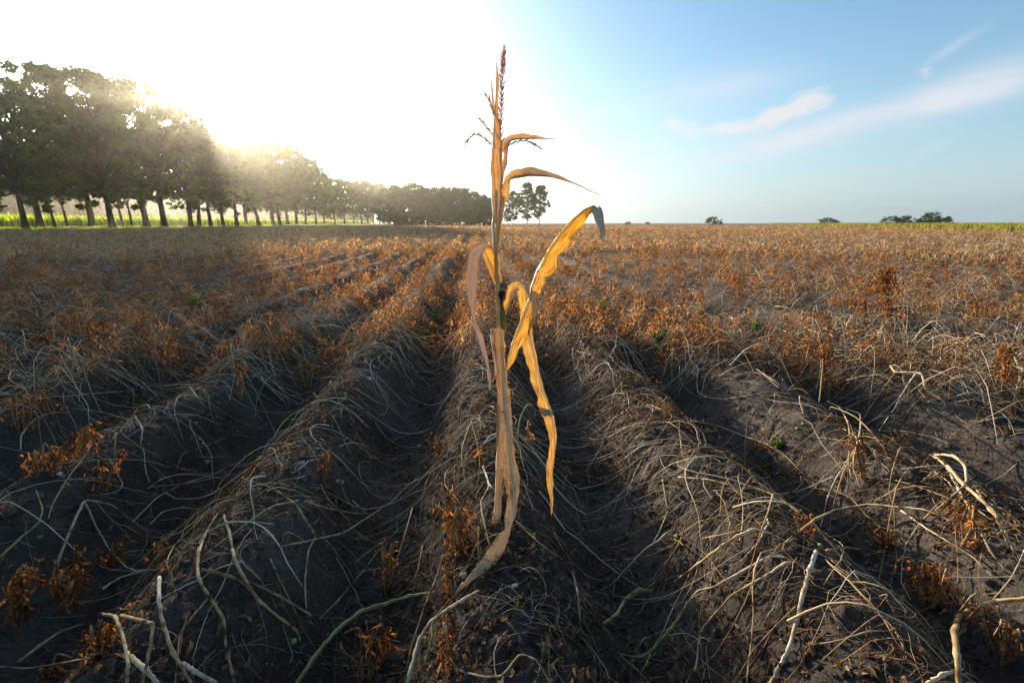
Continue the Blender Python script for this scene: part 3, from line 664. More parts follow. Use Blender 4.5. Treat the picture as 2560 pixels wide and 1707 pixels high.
# upright flag leaf hugging the tassel
blade('leaf', [('a', 386, 1335, 414, 1335, -.012, -.012), ('a', 364, 1180, 430, 1180, -.02, -.012), ('a', 347, 1010, 424, 1050, -.03, -.012), ('a', 345, 890, 420, 900, -.035, -.012), ('a', 356, 770, 419, 780, -.03, -.01), ('a', 371, 610, 404, 620, -.02, -.008), ('a', 384, 450, 405, 460, -.01, -.004), ('a', 390, 330, 411, 345, 0, .004), ('a', 394, 205, 397, 207, .01, .01)], M['blade_tan'], 'tall upright leaf standing beside the tassel', cup=.35, seed=1)
blade('leaf', [('a', 366, 580, 380, 580, -.012, -.006), ('a', 362, 480, 377, 490, -.012, -.008), ('a', 358, 400, 369, 405, -.01, -.008), ('a', 355, 310, 357, 312, -.01, -.01)], M['blade_tan'], 'short thin upright leaf left of the tassel', cup=.2, seed=2, n=24, m=5)
# small leaf kinked over to the right at the top
blade('leaf', [('a', 420, 1060, 438, 1062, 0, .004), ('a', 432, 975, 455, 985, .01, .0), ('a', 435, 925, 479, 915, .02, .0), ('a', 452, 865, 476, 870, .02, .01), ('a', 442, 800, 484, 815, .02, .0), ('a', 447, 762, 500, 775, .02, .0), ('a', 505, 736, 530, 758, .04, .02), ('a', 580, 727, 590, 755, .05, .03), ('a', 650, 733, 660, 753, .06, .04), ('a', 730, 742, 735, 752, .06, .06), ('a', 818, 749, 818, 751, .07, .07)], M['blade_tan'], 'small leaf bent out to the right near the top', cup=.3, wave=.0012, seed=3)
# larger leaf arching right
blade('leaf', [('a', 400, 1335, 432, 1325, .0, .008), ('a', 410, 1230, 448, 1220, .0, .012), ('a', 424, 1120, 472, 1135, .0, .016), ('a', 440, 1045, 486, 1060, .0, .01), ('a', 492, 998, 512, 1034, .015, -.01), ('a', 560, 979, 580, 1024, .02, -.02), ('a', 640, 973, 640, 1013, .0, -.04), ('a', 705, 979, 710, 1019, -.02, -.05), ('a', 785, 1001, 792, 1023, -.04, -.06), ('a', 885, 1036, 890, 1048, -.06, -.07), ('a', 985, 1076, 988, 1085, -.08, -.08), ('a', 1062, 1117, 1063, 1122, -.09, -.09), ('a', 1126, 1142, 1127, 1144, -.1, -.1)], M['blade_tan'], 'long leaf arching to the right above the horizon', cup=.3, wave=.0012, n=70, seed=4)
# sheath round the upper stalk
blade('leaf_sheath', [('a', 368, 1096, 392, 1110, -.004, -.012), ('a', 350, 1140, 396, 1160, .0, -.014), ('a', 356, 1220, 396, 1240, .0, -.014), ('a', 362, 1290, 390, 1330, .0, -.012), ('a', 356, 1340, 384, 1350, .0, -.01), ('a', 362, 1430, 384, 1430, .0, -.01), ('a', 368, 1530, 384, 1535, .0, -.008), ('a', 372, 1560, 380, 1562, .0, -.006)], M['blade_pale'], 'pale torn sheath round the upper stalk', cup=.3, seed=5, n=36, m=7)
blade('leaf_sheath', [('a', 432, 1150, 460, 1150, .0, .008), ('a', 420, 1260, 440, 1260, .004, .01), ('a', 412, 1330, 435, 1320, -.01, .008), ('a', 410, 1420, 428, 1420, -.008, .008), ('a', 412, 1500, 420, 1500, -.004, .004)], M['blade'], None, cup=.3, seed=6, n=30, m=7)
# left leaf: rises from its node, folds over and hangs down bleached
blade('leaf', [('b', 488, 478, 546, 462, -.008, .0), ('b', 445, 405, 528, 345, -.012, .01), ('b', 405, 320, 505, 250, -.02, .015), ('b', 380, 262, 478, 192, -.02, .01), ('b', 386, 225, 440, 168, -.03, -.01)], M['blade'], 'golden inner half of the folded left leaf', cup=.3, seed=7, n=30)
blade('leaf', [('b', 392, 228, 468, 176, -.030, -.012), ('b', 385, 232, 410, 160, -.05, -.035), ('b', 375, 270, 330, 178, -.055, -.06), ('b', 368, 330, 282, 225, -.05, -.07), ('b', 362, 360, 262, 330, -.05, -.07), ('b', 350, 420, 257, 430, -.05, -.07), ('b', 340, 550, 270, 550, -.05, -.065), ('b', 334, 650, 290, 645, -.045, -.06), ('b', 336, 720, 308, 722, -.04, -.05), ('b', 356, 790, 326, 802, -.04, -.04), ('b', 388, 885, 343, 885, -.03, -.05), ('b', 412, 970, 373, 965, -.03, -.045), ('b', 433, 1060, 408, 1065, -.03, -.04), ('b', 457, 1150, 433, 1150, -.03, -.03), ('b', 466, 1215, 444, 1232, -.03, -.03), ('b', 454, 1296, 451, 1297, -.03, -.03)], M['blade_pale'], 'bleached grey leaf hanging down on the left side', cup=.3, wave=.001, seed=8, n=80)
# big right leaf
blade('leaf', [('b', 580, 1150, 590, 1158, .0, .0), ('b', 586, 1060, 630, 1075, -.01, .01), ('b', 600, 965, 676, 965, -.02, .02), ('b', 622, 895, 716, 890, -.03, .02), ('b', 655, 795, 762, 805, -.04, .01), ('b', 695, 690, 800, 705, -.05, .0), ('b', 742, 570, 822, 605, -.05, .0), ('b', 766, 480, 822, 530, -.05, .0), ('b', 785, 405, 864, 468, -.05, .0), ('b', 812, 345, 866, 405, -.05, .01), ('b', 850, 270, 936, 362, -.05, .01), ('b', 888, 195, 966, 262, -.05, .0), ('b', 932, 128, 1016, 200, -.05, .0), ('b', 985, 60, 1062, 130, -.06, .0), ('b', 1040, -2, 1110, 60, -.06, -.02), ('a', 950, 1275, 1008, 1310, -.07, -.03), ('a', 1010, 1228, 1045, 1268, -.08, -.05), ('a', 1066, 1210, 1072, 1252, -.09, -.07), ('a', 1088, 1213, 1078, 1262, -.1, -.08)], M['blade'], 'broad golden leaf rising to the right with wavy edge', cup=.22, wave=.0022, n=110, m=11, seed=9)
blade('leaf', [('a', 1084, 1214, 1062, 1245, -.098, -.085), ('a', 1100, 1240, 1068, 1290, -.1, -.11), ('a', 1118, 1290, 1082, 1335, -.1, -.115), ('a', 1134, 1350, 1108, 1372, -.1, -.11), ('a', 1140, 1420, 1124, 1425, -.1, -.11), ('a', 1148, 1480, 1134, 1482, -.1, -.1), ('a', 1150, 1545, 1139, 1545, -.1, -.1), ('b', 1352, 200, 1340, 205, -.1, -.1), ('b', 1362, 268, 1359, 270, -.1, -.1)], M['blade_pale'], 'grey dead tip hanging from the broad right leaf', cup=.4, wave=.001, n=50, m=7, seed=10)
blade('leaf', [('a', 1106, 1218, 1112, 1216, -.09, -.09), ('a', 1100, 1245, 1130, 1240, -.09, -.1), ('a', 1108, 1290, 1141, 1300, -.09, -.1), ('a', 1126, 1350, 1145, 1350, -.09, -.1), ('a', 1140, 1410, 1152, 1420, -.095, -.1), ('a', 1146, 1470, 1151, 1475, -.1, -.1)], M['blade_pale'], None, cup=.35, n=30, m=5, seed=11)
# middle leaf: up, over, and far down on the right
blade('leaf', [('b', 560, 655, 574, 716, .0, .0), ('b', 584, 600, 596, 690, .0, -.01), ('b', 598, 525, 622, 625, .01, -.015), ('b', 612, 488, 655, 565, .02, -.01), ('b', 645, 470, 672, 530, .03, .0), ('b', 680, 460, 684, 520, .04, .02)], M['blade'], 'small kinked leaf just right of the stalk', cup=.25, wave=.001, seed=12, n=30)
blade('leaf', [('b', 672, 470, 680, 462, .03, .04), ('b', 678, 520, 715, 468, .03, .05), ('b', 690, 575, 742, 495, .035, .06), ('b', 702, 640, 756, 560, .035, .06), ('b', 712, 745, 782, 660, .03, .06), ('b', 718, 850, 796, 760, .03, .06), ('b', 724, 925, 804, 880, .02, .05), ('b', 738, 1010, 828, 1000, .01, .04), ('b', 774, 1135, 852, 1140, .0, .03), ('b', 808, 1265, 884, 1262, -.01, .02), ('b', 848, 1350, 918, 1375, -.02, .01), ('b', 852, 1410, 946, 1450, -.02, .01), ('b', 888, 1505, 970, 1490, -.03, .0), ('c', 718, 50, 802, 75, -.03, .0), ('c', 744, 135, 816, 150, -.03, -.01), ('c', 773, 230, 820, 250, -.03, -.02), ('c', 776, 340, 806, 360, -.04, -.02), ('c', 758, 470, 797, 460, -.05, -.03), ('c', 761, 560, 795, 580, -.05, -.04), ('c', 772, 655, 793, 660, -.05, -.05), ('c', 778, 752, 781, 754, -.05, -.05)], M['blade'], 'long narrow leaf hanging far down on the right side', cup=.28, wave=.0016, n=120, seed=13)
# lower sheath and the spotted blade that twists down to the soil
blade('leaf_sheath', [('b', 452, 830, 484, 812, -.012, -.018), ('b', 462, 930, 492, 930, -.012, -.018), ('b', 480, 1060, 505, 1060, -.012, -.016), ('b', 500, 1180, 512, 1180, -.01, -.015)], M['blade_tan'], 'loose flap at the torn top of the lower sheath', cup=.3, n=24, m=5, seed=14)
blade('leaf', [('b', 482, 816, 577, 819, -.022, .0), ('b', 486, 930, 579, 930, -.022, .0), ('b', 492, 1050, 582, 1050, -.024, .0), ('b', 502, 1160, 592, 1160, -.026, .0), ('b', 514, 1280, 604, 1280, -.028, -.005), ('b', 530, 1400, 622, 1400, -.03, -.01), ('c', 448, 60, 524, 70, -.035, -.02), ('c', 462, 145, 532, 160, -.04, -.025), ('c', 447, 260, 548, 290, -.06, -.03), ('c', 452, 400, 562, 400, -.07, -.03), ('c', 474, 500, 589, 505, -.08, -.04), ('c', 504, 600, 580, 590, -.08, -.05), ('c', 496, 680, 567, 660, -.085, -.06), ('c', 482, 760, 555, 745, -.1, -.08), ('c', 478, 845, 532, 800, -.12, -.1), ('c', 432, 888, 508, 900, -.13, -.12), ('c', 380, 975, 488, 970, -.15, -.13), ('c', 325, 1055, 458, 1040, -.17, -.14), ('c', 275, 1115, 402, 1090, -.19, -.16), ('c', 215, 1185, 305, 1155, -.2, -.19), ('c', 165, 1245, 200, 1228, -.21, -.2), ('c', 110, 1340, 140, 1330, -.22, -.21), ('c', 85, 1410, 89, 1412, -.22, -.22)], M['blade_spot'], 'spotted yellow leaf twisting down in front of the stalk to the soil', cup=.2, wave=.0016, n=130, m=11, seed=15)
blade('leaf_sheath', [('b', 520, 1300, 560, 1300, -.006, -.012), ('c', 430, 60, 470, 60, -.006, -.014), ('c', 428, 240, 470, 250, -.006, -.014), ('c', 413, 440, 465, 450, -.008, -.014), ('c', 410, 600, 455, 600, -.008, -.014), ('c', 396, 750, 450, 750, -.01, -.014), ('c', 386, 870, 445, 870, -.01, -.014)], M['blade_tan'], 'tan sheath round the foot of the stalk', cup=.35, n=40, m=7, seed=16)
blade('leaf_sheath', [('b', 534, 598, 548, 598, -.004, -.006), ('b', 528, 680, 566, 680, -.002, -.008), ('b', 526, 760, 574, 760, .0, -.008), ('b', 530, 830, 578, 830, .0, -.004)], M['stem_green'], 'green side shoot husk beside the stalk', cup=.5, n=20, m=7, seed=17)
def silk():
    g = np.random.default_rng(8); n = 26; P = np.zeros((n, 5, 3))
    for i in range(n):
        u = g.uniform(530, 560); v0 = 600
        pts = [zp('b', 545 + g.normal(0, 5), v0 + 20, -.004), zp('b', u, 570, -.008 + g.normal(0, .003)), zp('b', u + g.normal(0, 10), 540, -.008 + g.normal(0, .004)), zp('b', u + g.normal(0, 12), 515 + g.uniform(0, 20), g.normal(0, .006)), zp('b', u + g.normal(5, 16), 520 + g.uniform(-10, 60), g.normal(0, .008))]
        P[i] = np.array(pts)
    V, F = tubes(P, np.full((n, 5), .0011), 3); link('silk', mesh_np('silk', local(V), F, M['silk'], rnd=np.repeat(g.uniform(0, 1, n), 15)), maize)
silk()
def tassel():
    br = [('a', [(418, 850), (425, 780), (422, 640), (428, 520), (432, 400), (436, 280), (443, 190), (450, 105)], 'main'),
          ('a', [(418, 890), (395, 820), (350, 780), (300, 738), (250, 716), (205, 745), (160, 812)], 'side'),
          ('a', [(415, 800), (390, 750), (350, 695), (310, 645), (270, 600)], 'side'),
          ('a', [(415, 680), (385, 600), (365, 540), (345, 480), (315, 432)], 'side'),
          ('a', [(418, 900), (440, 830), (500, 782), (590, 762), (650, 782), (718, 822)], 'side')]
    # spikelet template
    th = np.arange(5) * 2 * np.pi / 5; V = [(0, 0, 0)]
    for z, r in ((.25, .14), (.6, .13)): V += [(r * math.cos(a), r * .7 * math.sin(a), z) for a in th]
    V.append((0, 0, 1.)); F3 = [(0, 1 + (i + 1) % 5, 1 + i) for i in range(5)] + [(11, 6 + i, 6 + (i + 1) % 5) for i in range(5)]; F4 = [(1 + i, 1 + (i + 1) % 5, 6 + (i + 1) % 5, 6 + i) for i in range(5)]
    sm = mesh_np('spikelet', np.array(V), [np.array(F4), np.array(F3)], M['spikelet'])
    g = random.Random(3)
    for k, (z, pts, kind) in enumerate(br):
        dy = [0, -.03, .02, -.02, -.03][k]
        P = np.array([zp(z, a, b, dy * i / len(pts)) for i, (a, b) in enumerate(pts)]); C = catmull(P, 40)
        r = np.linspace(.0016 if kind == 'main' else .0012, .0006, 40); Vt, Ft = tubes(C[None], r[None], 5)
        ax = link('tassel_spike' if kind == 'main' else 'tassel_branch', mesh_np('tassel_axis', local(Vt), Ft, M['stalk'], rnd=np.full(200, .3)), maize)
        ns = 84 if kind == 'main' else {1: 24, 2: 15, 3: 15, 4: 22}[k]
        s0 = .1 if kind == 'main' else .22
        for i in range(ns):
            f = s0 + (1 - s0) * i / ns; q = f * 39; j = min(int(q), 38); p = C[j] + (C[j + 1] - C[j]) * (q - j); T = Vector(C[j + 1] - C[j]).normalized()
            a = i * 2.4 + g.uniform(-.5, .5); side = T.orthogonal().normalized(); side.rotate(Matrix.Rotation(a, 3, T))
            d = (T * 1.0 + side * (g.uniform(.45, .95) * (1 - .6 * f ** 6) if kind == 'main' else g.uniform(.1, .4))).normalized()
            o = bpy.data.objects.new('spikelet', sm); COL.objects.link(o); o.parent = ax
            L = g.uniform(.012, .0165) * (1 - .45 * max(0, f - .85) / .15) * (1 if kind == 'main' else .9)
            o.matrix_local = Matrix.Translation(Vector(p) - maize.location + side * .0008) @ d.to_track_quat('Z', 'Y').to_matrix().to_4x4() @ Matrix.Scale(L, 4) 
tassel()

# ------------------------------------------------------------------ stems one can single out
ZG = {'L': (0, 1000, .451), 'C': (700, 1000, .451), 'R': (1400, 1000, .4932), 'm': (1500, 540, .4507), 'l': (0, 560, .4677)}
def stem_thing(z, pts, r, tone, label, lift=.012, arch=.02, name='dry_vine', group='single dry potato vines on the near ridges', green=False):
    ox, oy, s = ZG[z]; n = len(pts); P = []
    for i, (u, v) in enumerate(pts):
        a = arch * math.sin(math.pi * i / (n - 1)); P.append(np.array(on_ground(ox + u * s, oy + v * s, lift + a)))
    P = np.array(P); K = max(12, n * 5)
    lin = .4 * catmull(P, K) + .6 * np.stack([np.interp(np.linspace(0, n - 1, K), np.arange(n), P[:, q]) for q in range(3)], -1)
    g = np.random.default_rng(abs(hash(label)) % 1000 if False else (len(label) * 37 + int(pts[0][0])) % 997)
    lin[1:-1] += g.normal(0, r * .10, (K - 2, 3))
    zz = height(lin[:, 0], lin[:, 1]); lin[:, 2] = np.maximum(lin[:, 2], zz + r * .5)
    t = np.linspace(0, 1, K); rad = r * .68 * (1.12 - .45 * t)
    knot = sum(np.exp(-((t - (k + .5 * (k % 2)) / (n - 1)) / .012) ** 2) for k in range(1, n - 1))
    for k in range(1, n - 1): rad = rad + r * .2 * np.exp(-((t - k / (n - 1)) / .018) ** 2)   # knuckles
    rad = rad * (1 + .035 * g.normal(size=K)); o0 = lin[0].copy(); V, F = tubes((lin - o0)[None], rad[None], 7)
    V = V.reshape(K, 7, 3); cc = (lin - o0)[:, None]; V = cc + (V - cc) * (1 + .22 * np.cos(np.arange(7) * 4 * np.pi / 7 + g.uniform(0, 6)))[None, :, None] * (1 + .04 * g.normal(size=(K, 7, 1))); V = V.reshape(-1, 3)
    # close both ends
    c0 = len(V); V = np.vstack([V, [lin[0] - o0], [lin[-1] - o0]]); e = (K - 1) * 7
    F3 = np.array([(c0, (i + 1) % 7, i) for i in range(7)] + [(c0 + 1, e + i, e + (i + 1) % 7) for i in range(7)])
    tn = np.interp(t, np.linspace(0, 1, len(tone)), tone) if isinstance(tone, (list, tuple)) else np.full(K, tone)
    tn = tn * .86 - .42 * knot + .09 * g.normal(size=K); rn = np.concatenate([np.repeat(tn, 7), [tn[0], tn[-1]]])
    o = link(name, mesh_np(name, V, [F, F3], M['stem_green'] if green else M['stem'], rnd=rn)); o.location = o0
    o['label'] = label; o['category'] = 'dry vine'; o['group'] = group; return o
S = stem_thing
S('L', [(882, 985), (880, 1100), (905, 1250), (960, 1400), (1060, 1568)], .0062, (1.1, .95, .6, .55, .5), 'thick straw stem with bleached white tip on the left front ridge', .02, .01)
S('L', [(1240, 632), (1275, 750), (1300, 880), (1350, 980), (1425, 1100), (1570, 1220), (1640, 1270), (1665, 1330)], .0045, (1.0, .8, .6, .55, .5), 'jointed stem with white upper end running down the left ridge flank to the furrow')
S('L', [(1222, 605), (1150, 720), (1100, 850), (1098, 980), (1160, 1090), (1240, 1210), (1255, 1380), (1285, 1500), (1300, 1568)], .0042, (.6, .65, .6, .5, .4), 'long tan stem bowing left then falling, beside the white-ended jointed one')
S('L', [(1160, 1090), (1060, 1210), (1000, 1290), (985, 1420), (970, 1568)], .0028, .38, 'brown side stem forking left off the long bowed tan stem')
S('L', [(1115, 938), (1250, 970), (1400, 1015), (1550, 1085), (1730, 1195)], .0045, (.5, .45, .5, .7), 'straight knotted stem crossing the left ridge flank from the bowed stem to the furrow')
S('L', [(1460, 465), (1530, 500), (1640, 580), (1690, 660), (1750, 750), (1710, 830), (1690, 1000), (1700, 1180)], .004, (.4, .5, .65, .7, .6), 'zigzag stem hanging into the furrow left of the middle ridge')
S('L', [(1668, 125), (1550, 180), (1485, 230), (1450, 310), (1400, 400), (1320, 510), (1295, 620), (1290, 700)], .0035, (1, .8, .6, .6, .5), 'long slim stem trailing down the left ridge from the small green weed')
S('L', [(820, 490), (900, 435), (1000, 410), (1130, 415), (1230, 435), (1340, 460)], .003, .8, 'pale stem arching sideways across the left ridge')
S('L', [(740, 670), (870, 540), (1000, 470), (1180, 410), (1330, 340)], .003, .75, 'pale stem rising diagonally across the left ridge just under the arched one')
S('L', [(830, 690), (900, 620), (1000, 595), (1105, 605)], .0032, .82, 'short whitish hooked stem on the left ridge flank')
S('L', [(980, 385), (1010, 300), (1120, 260), (1260, 205), (1400, 170), (1480, 130)], .0028, .55, 'thin tan stem bridging the shaded left furrow')
S('L', [(750, 90), (790, 160), (780, 240), (800, 300), (805, 380), (830, 460)], .0042, (.9, .8, .45, .9, .6), 'blotchy white and brown stem standing crooked in the left furrow', .03, .03)
S('L', [(115, 275), (120, 190), (200, 100), (290, 70), (380, 70)], .004, (1., .95, .75), 'whitish stem bent like a hook near the left edge', .03, .06)
S('L', [(0, 80), (50, 30), (110, 22), (180, 50), (230, 110)], .0045, (.8, 1, .9), 'white arched stem at the left edge above the hooked one', .05, .05)
S('L', [(270, 1060), (320, 900), (390, 720), (460, 570), (500, 555), (620, 580), (720, 660), (830, 740)], .0045, (.5, .85, .7, .45, .4), 'kinked stem making a tent shape left of the left front ridge', .05, .07)
S('L', [(100, 1450), (220, 1360), (340, 1280), (460, 1240)], .0055, .58, 'straw coloured stem slanting up in the bottom left corner', .04, .02)
S('L', [(0, 870), (120, 760), (215, 680), (235, 600), (200, 500)], .0045, (.4, .5, .7, .5), 'green forked stem reaching in from the left edge', .04, .03, green=True)
S('L', [(560, 1185), (640, 1200), (690, 1350), (710, 1480), (700, 1568)], .005, (.5, .75, .6), 'bent straw stem dropping beside the brown leaves bottom left', .05, .03)
S('L', [(670, 1190), (760, 1215), (845, 1240), (830, 1380), (790, 1568)], .0042, .5, 'square-kinked brown stem right of the bent straw stem bottom left', .05, .03)
S('L', [(0, 1475), (150, 1485), (350, 1455), (500, 1425)], .0032, .5, 'thin stem lying level across the bottom left corner', .03, .02)
S('L', [(570, 1045), (660, 985), (740, 958), (790, 950)], .004, 1.0, 'short white curved stem beside the thick white-tipped one', .02, .01)
S('L', [(870, 820), (930, 765), (1000, 700), (1050, 650)], .003, .9, 'short pale straight stem slanting on the left ridge')
S('L', [(700, 1400), (800, 1490), (880, 1568)], .006, .72, 'pale flat stem leaving the bottom edge at left')
S('L', [(1010, 1460), (1080, 1500), (1200, 1565)], .006, .85, 'whitish stem end running out of the bottom edge below the thick straw stem')
S('C', [(60, 1620), (190, 1420), (320, 1270), (450, 1170), (600, 1120), (720, 1085), (870, 1065)], .0075, (.35, .45, .6, .6, .7, .4), 'thickest green-straw stem rising from the bottom edge towards the spotted leaf tip', .03, .03, green=True)
S('C', [(690, 1620), (720, 1520), (770, 1330), (830, 1230), (930, 1155), (1020, 1100), (1100, 1055)], .005, (.9, 1, .95, .9), 'white stem curving up below the tip of the spotted leaf', .03, .02)
S('C', [(805, 1450), (840, 1330), (845, 1240), (900, 1150)], .0042, .3, 'fresh green stem crossing the white curved one below the leaf tip', .035, .02, green=True)
S('C', [(1125, 370), (1160, 470), (1115, 560), (1125, 650), (1160, 800)], .0042, (1, 1, .9, .8), 'white crooked stem just left of the foot of the stalk', .02, .03)
S('C', [(1160, 465), (1172, 480), (1190, 500)], .0035, .95, 'stub forking off the white crooked stem left of the stalk', .03, .01)
S('C', [(1345, 300), (1420, 390), (1470, 500), (1500, 560)], .0035, .3, 'olive stem right of the stalk foot leading to the hanging leaf tip', green=True)
S('C', [(1310, 670), (1380, 740), (1500, 840), (1620, 910)], .0028, .6, 'thin stem running down right from the stalk foot')
S('C', [(1620, 950), (1650, 1060), (1660, 1190), (1668, 1320)], .0042, (.6, .55, .35), 'brown stalk piece lying down the right flank of the middle ridge')
S('C', [(0, 810), (200, 770), (350, 735), (500, 640), (620, 560), (700, 480), (860, 365)], .0032, (.6, .8, .8, .9, .8), 'long pale stem climbing from the left furrow over the middle ridge')
S('C', [(220, 1210), (320, 1110), (480, 920), (550, 830), (660, 760)], .0025, .6, 'thin straight stem climbing out of the left furrow below the long pale one')
S('C', [(905, 860), (870, 980), (800, 1150), (720, 1400), (690, 1568)], .0035, .4, 'brown reed-like stem left of the spotted leaf tip', .05, .03)
S('C', [(790, 810), (760, 960), (700, 1050), (640, 1090)], .0032, .35, 'brown bent stem among the rust leaves of the middle ridge', .05, .03)
S('C', [(735, 600), (700, 720), (650, 880), (600, 1050)], .0035, (.75, .6, .5), 'steep pinkish-tan stem at the left edge of the rust leaves', .05, .02)
S('C', [(140, 560), (250, 595), (400, 625), (500, 630)], .0048, .5, 'thick broken stem piece bridging the left furrow', .03, .01)
S('C', [(400, 555), (440, 590), (490, 635)], .003, .5, 'short stem leaning over the broken bridging piece', .05, .01)
S('C', [(1000, 1500), (1120, 1530), (1230, 1525), (1330, 1410), (1420, 1440), (1500, 1568)], .0032, .55, 'curly thin stem on the bottom edge right of the middle')
S('C', [(1060, 115), (1010, 260), (1010, 330), (1030, 480)], .0035, .2, 'olive brown upright stem left of the stalk', .04, .03, green=True)
S('C', [(1060, 115), (1095, 250), (1110, 360), (1085, 520)], .0035, .3, 'dark stem making an inverted V with the olive one', .05, .03)
S('R', [(1300, 765), (1265, 860), (1235, 970), (1200, 1120), (1160, 1260), (1100, 1370), (1050, 1460)], .0058, (1.05, 1, .95, .9, .8), 'straight white stem lying across the right front ridge', .012, .005)
S('R', [(1185, 820), (1140, 825), (1060, 880), (960, 935), (870, 990), (760, 1110), (710, 1180), (690, 1350), (630, 1450)], .0046, (.9, 1, .85, .55, .7, .6), 'long stem with white top bending down left of the straight white one')
S('R', [(1140, 795), (1060, 790), (960, 845), (860, 900), (770, 950), (700, 965), (650, 1020), (600, 1100)], .004, (.9, 1, .9, .8, .6), 'whitish stem just above the long bent one on the right ridge')
S('R', [(620, 1070), (560, 1160), (460, 1270), (400, 1300), (280, 1280)], .0046, .25, 'bright green stem at the lower end of the whitish one', green=True)
S('R', [(465, 1270), (440, 1330), (410, 1375)], .0035, .4, 'short green fork hanging under the bright green stem', green=True)
S('R', [(1000, 650), (900, 690), (820, 740), (700, 830), (580, 920)], .0055, (.9, .8, .65, .6), 'thick pale stem sloping down from the crest of the right front ridge', .02, .02)
S('R', [(470, 970), (400, 960), (330, 1010), (290, 1080), (220, 1130)], .0058, (.3, .4, .6, .55), 'knotty green-yellow bent stem in the furrow right of the middle ridge', .03, .03, green=True)
S('R', [(2400, 1000), (2200, 1020), (2080, 1060), (2020, 1095), (2000, 1170), (2015, 1300), (2025, 1460)], .0072, (.6, .6, .5, .5, .55), 'very thick straw stem bent like a knee in the bottom right corner', .05, .06)
S('R', [(1860, 1440), (1940, 1390), (2040, 1360)], .0045, 1.0, 'short white stem at the foot of the thick knee-bent one', .02, .01)
S('R', [(1210, 670), (1300, 600), (1400, 555), (1560, 528), (1700, 540), (1850, 555), (2000, 620)], .0055, (.55, .7, .85, .85, .5), 'long pale arch over the hollow of the second right ridge', .03, .05)
S('R', [(1870, 275), (1940, 310), (2040, 420), (2130, 500), (2200, 560), (2250, 680), (2310, 780)], .0062, (.7, .85, .8, .75, .7), 'sturdy pale stem falling right from the bundle at the right edge', .04, .07)
S('R', [(1870, 275), (1990, 280), (2050, 330), (2060, 400), (2030, 450), (1900, 560)], .0055, .8, 'pale stem looping round in the right edge bundle', .05, .07)
S('R', [(1960, 340), (2020, 450), (2080, 560), (2180, 760), (2260, 860)], .0042, .75, 'second falling stem inside the right edge bundle', .03, .05)
S('R', [(2080, 400), (2180, 560), (2240, 620), (2290, 740), (2330, 830)], .0042, .7, 'outer falling stem of the right edge bundle', .04, .05)
S('R', [(2050, 430), (2200, 560), (2352, 680)], .0035, .65, 'thin stem leaving the right edge bundle towards the picture edge', .04, .03)
S('R', [(1730, 560), (1860, 650), (1990, 730), (2100, 800), (2200, 900)], .0045, .8, 'long straight stem under the pale arch, sloping right', .02, .02)
S('R', [(670, 105), (800, 130), (930, 180), (1040, 220), (1140, 280), (1240, 380)], .0042, (.8, .8, .6, .8, .7), 'long stem sloping down right behind the right front ridge')
S('R', [(1355, 5), (1420, 40), (1465, 130), (1465, 290), (1455, 470)], .0045, (.9, .9, .8, .7), 'left one of two white stems hanging as a pair right of the middle', .03, .07)
S('R', [(1450, 45), (1520, 70), (1520, 160), (1490, 290), (1490, 350), (1525, 450)], .0045, (.9, .85, .8, .6), 'right one of two white stems hanging as a pair', .03, .07)
S('R', [(1560, 150), (1650, 155), (1760, 160), (1900, 190), (2000, 240)], .004, .9, 'white level stem right of the hanging pair')
S('R', [(1555, 120), (1620, 85), (1710, 75)], .0035, .9, 'short white curved stem above the white level one')
S('R', [(470, 0), (470, 60), (420, 160), (355, 230), (355, 400)], .0035, (1, .95, .8, .6), 'slim white stem falling left on the first right ridge')
S('R', [(330, 0), (240, 150), (200, 250), (140, 350), (150, 420)], .003, .85, 'thin pale stem left of the slim white one')
S('R', [(520, 400), (545, 560), (510, 650), (465, 740)], .0035, (.3, .45, .9, .9), 'green stem turning white where it falls into the furrow', green=True)
S('R', [(600, 390), (740, 400), (860, 430), (960, 490), (1045, 540)], .0035, .7, 'tan stem crossing the right front ridge level then down')
S('R', [(380, 440), (480, 400), (600, 370), (700, 265)], .0032, .5, 'brownish stem rising to the right on the first right ridge')
S('R', [(1600, 510), (1700, 455), (1800, 435), (1980, 455)], .0042, .7, 'pale bent stem behind the long arch')
S('R', [(1270, 445), (1390, 460), (1480, 500), (1560, 590), (1660, 640), (1750, 740)], .0035, .6, 'wandering tan stem left of the long arch')
S('R', [(1590, 1290), (1750, 1320), (1850, 1350)], .0022, .35, 'thin brown twig lying on the bare soil of the right front ridge')
S('R', [(1350, 760), (1450, 745), (1550, 760), (1650, 775)], .004, (.6, .3, .5), 'straw piece just right of the top of the straight white stem')
S('m', [(1255, 630), (1240, 800), (1215, 1030)], .0058, (.4, .55, .6), 'upright broken stalk with brown leaves hanging right of it', .05, .18)
S('m', [(930, 605), (1050, 650), (1110, 750)], .004, .85, 'kinked pale stem below the small green weed patch', .02, .05)
S('m', [(820, 785), (900, 805), (1000, 840), (960, 890)], .005, .8, 'white stem making a sharp turn on the second right ridge', .02, .05)
S('m', [(870, 850), (960, 910), (1050, 970)], .004, .8, 'pale straight stem under the sharply turned one')
S('m', [(1610, 830), (1640, 865), (1780, 870), (1805, 960), (1900, 1020), (1920, 1060)], .006, .8, 'long zigzag white stem on the third right ridge', .03, .08)
S('m', [(1330, 920), (1450, 890), (1580, 880), (1630, 930)], .0045, .8, 'level pale stem left of the long zigzag one', .03, .06)
S('m', [(1165, 700), (1150, 760), (1130, 850)], .006, .85, 'short steep white stem right of the second right furrow', .02, .06)
S('m', [(860, 290), (910, 370), (960, 380)], .007, .85, 'white kinked stem standing out in the middle right field', .05, .1)
S('m', [(560, 990), (590, 880), (640, 830), (700, 800), (730, 830)], .0045, .85, 'white stem bowed over the ridge beside the deep right furrow', .02, .06)
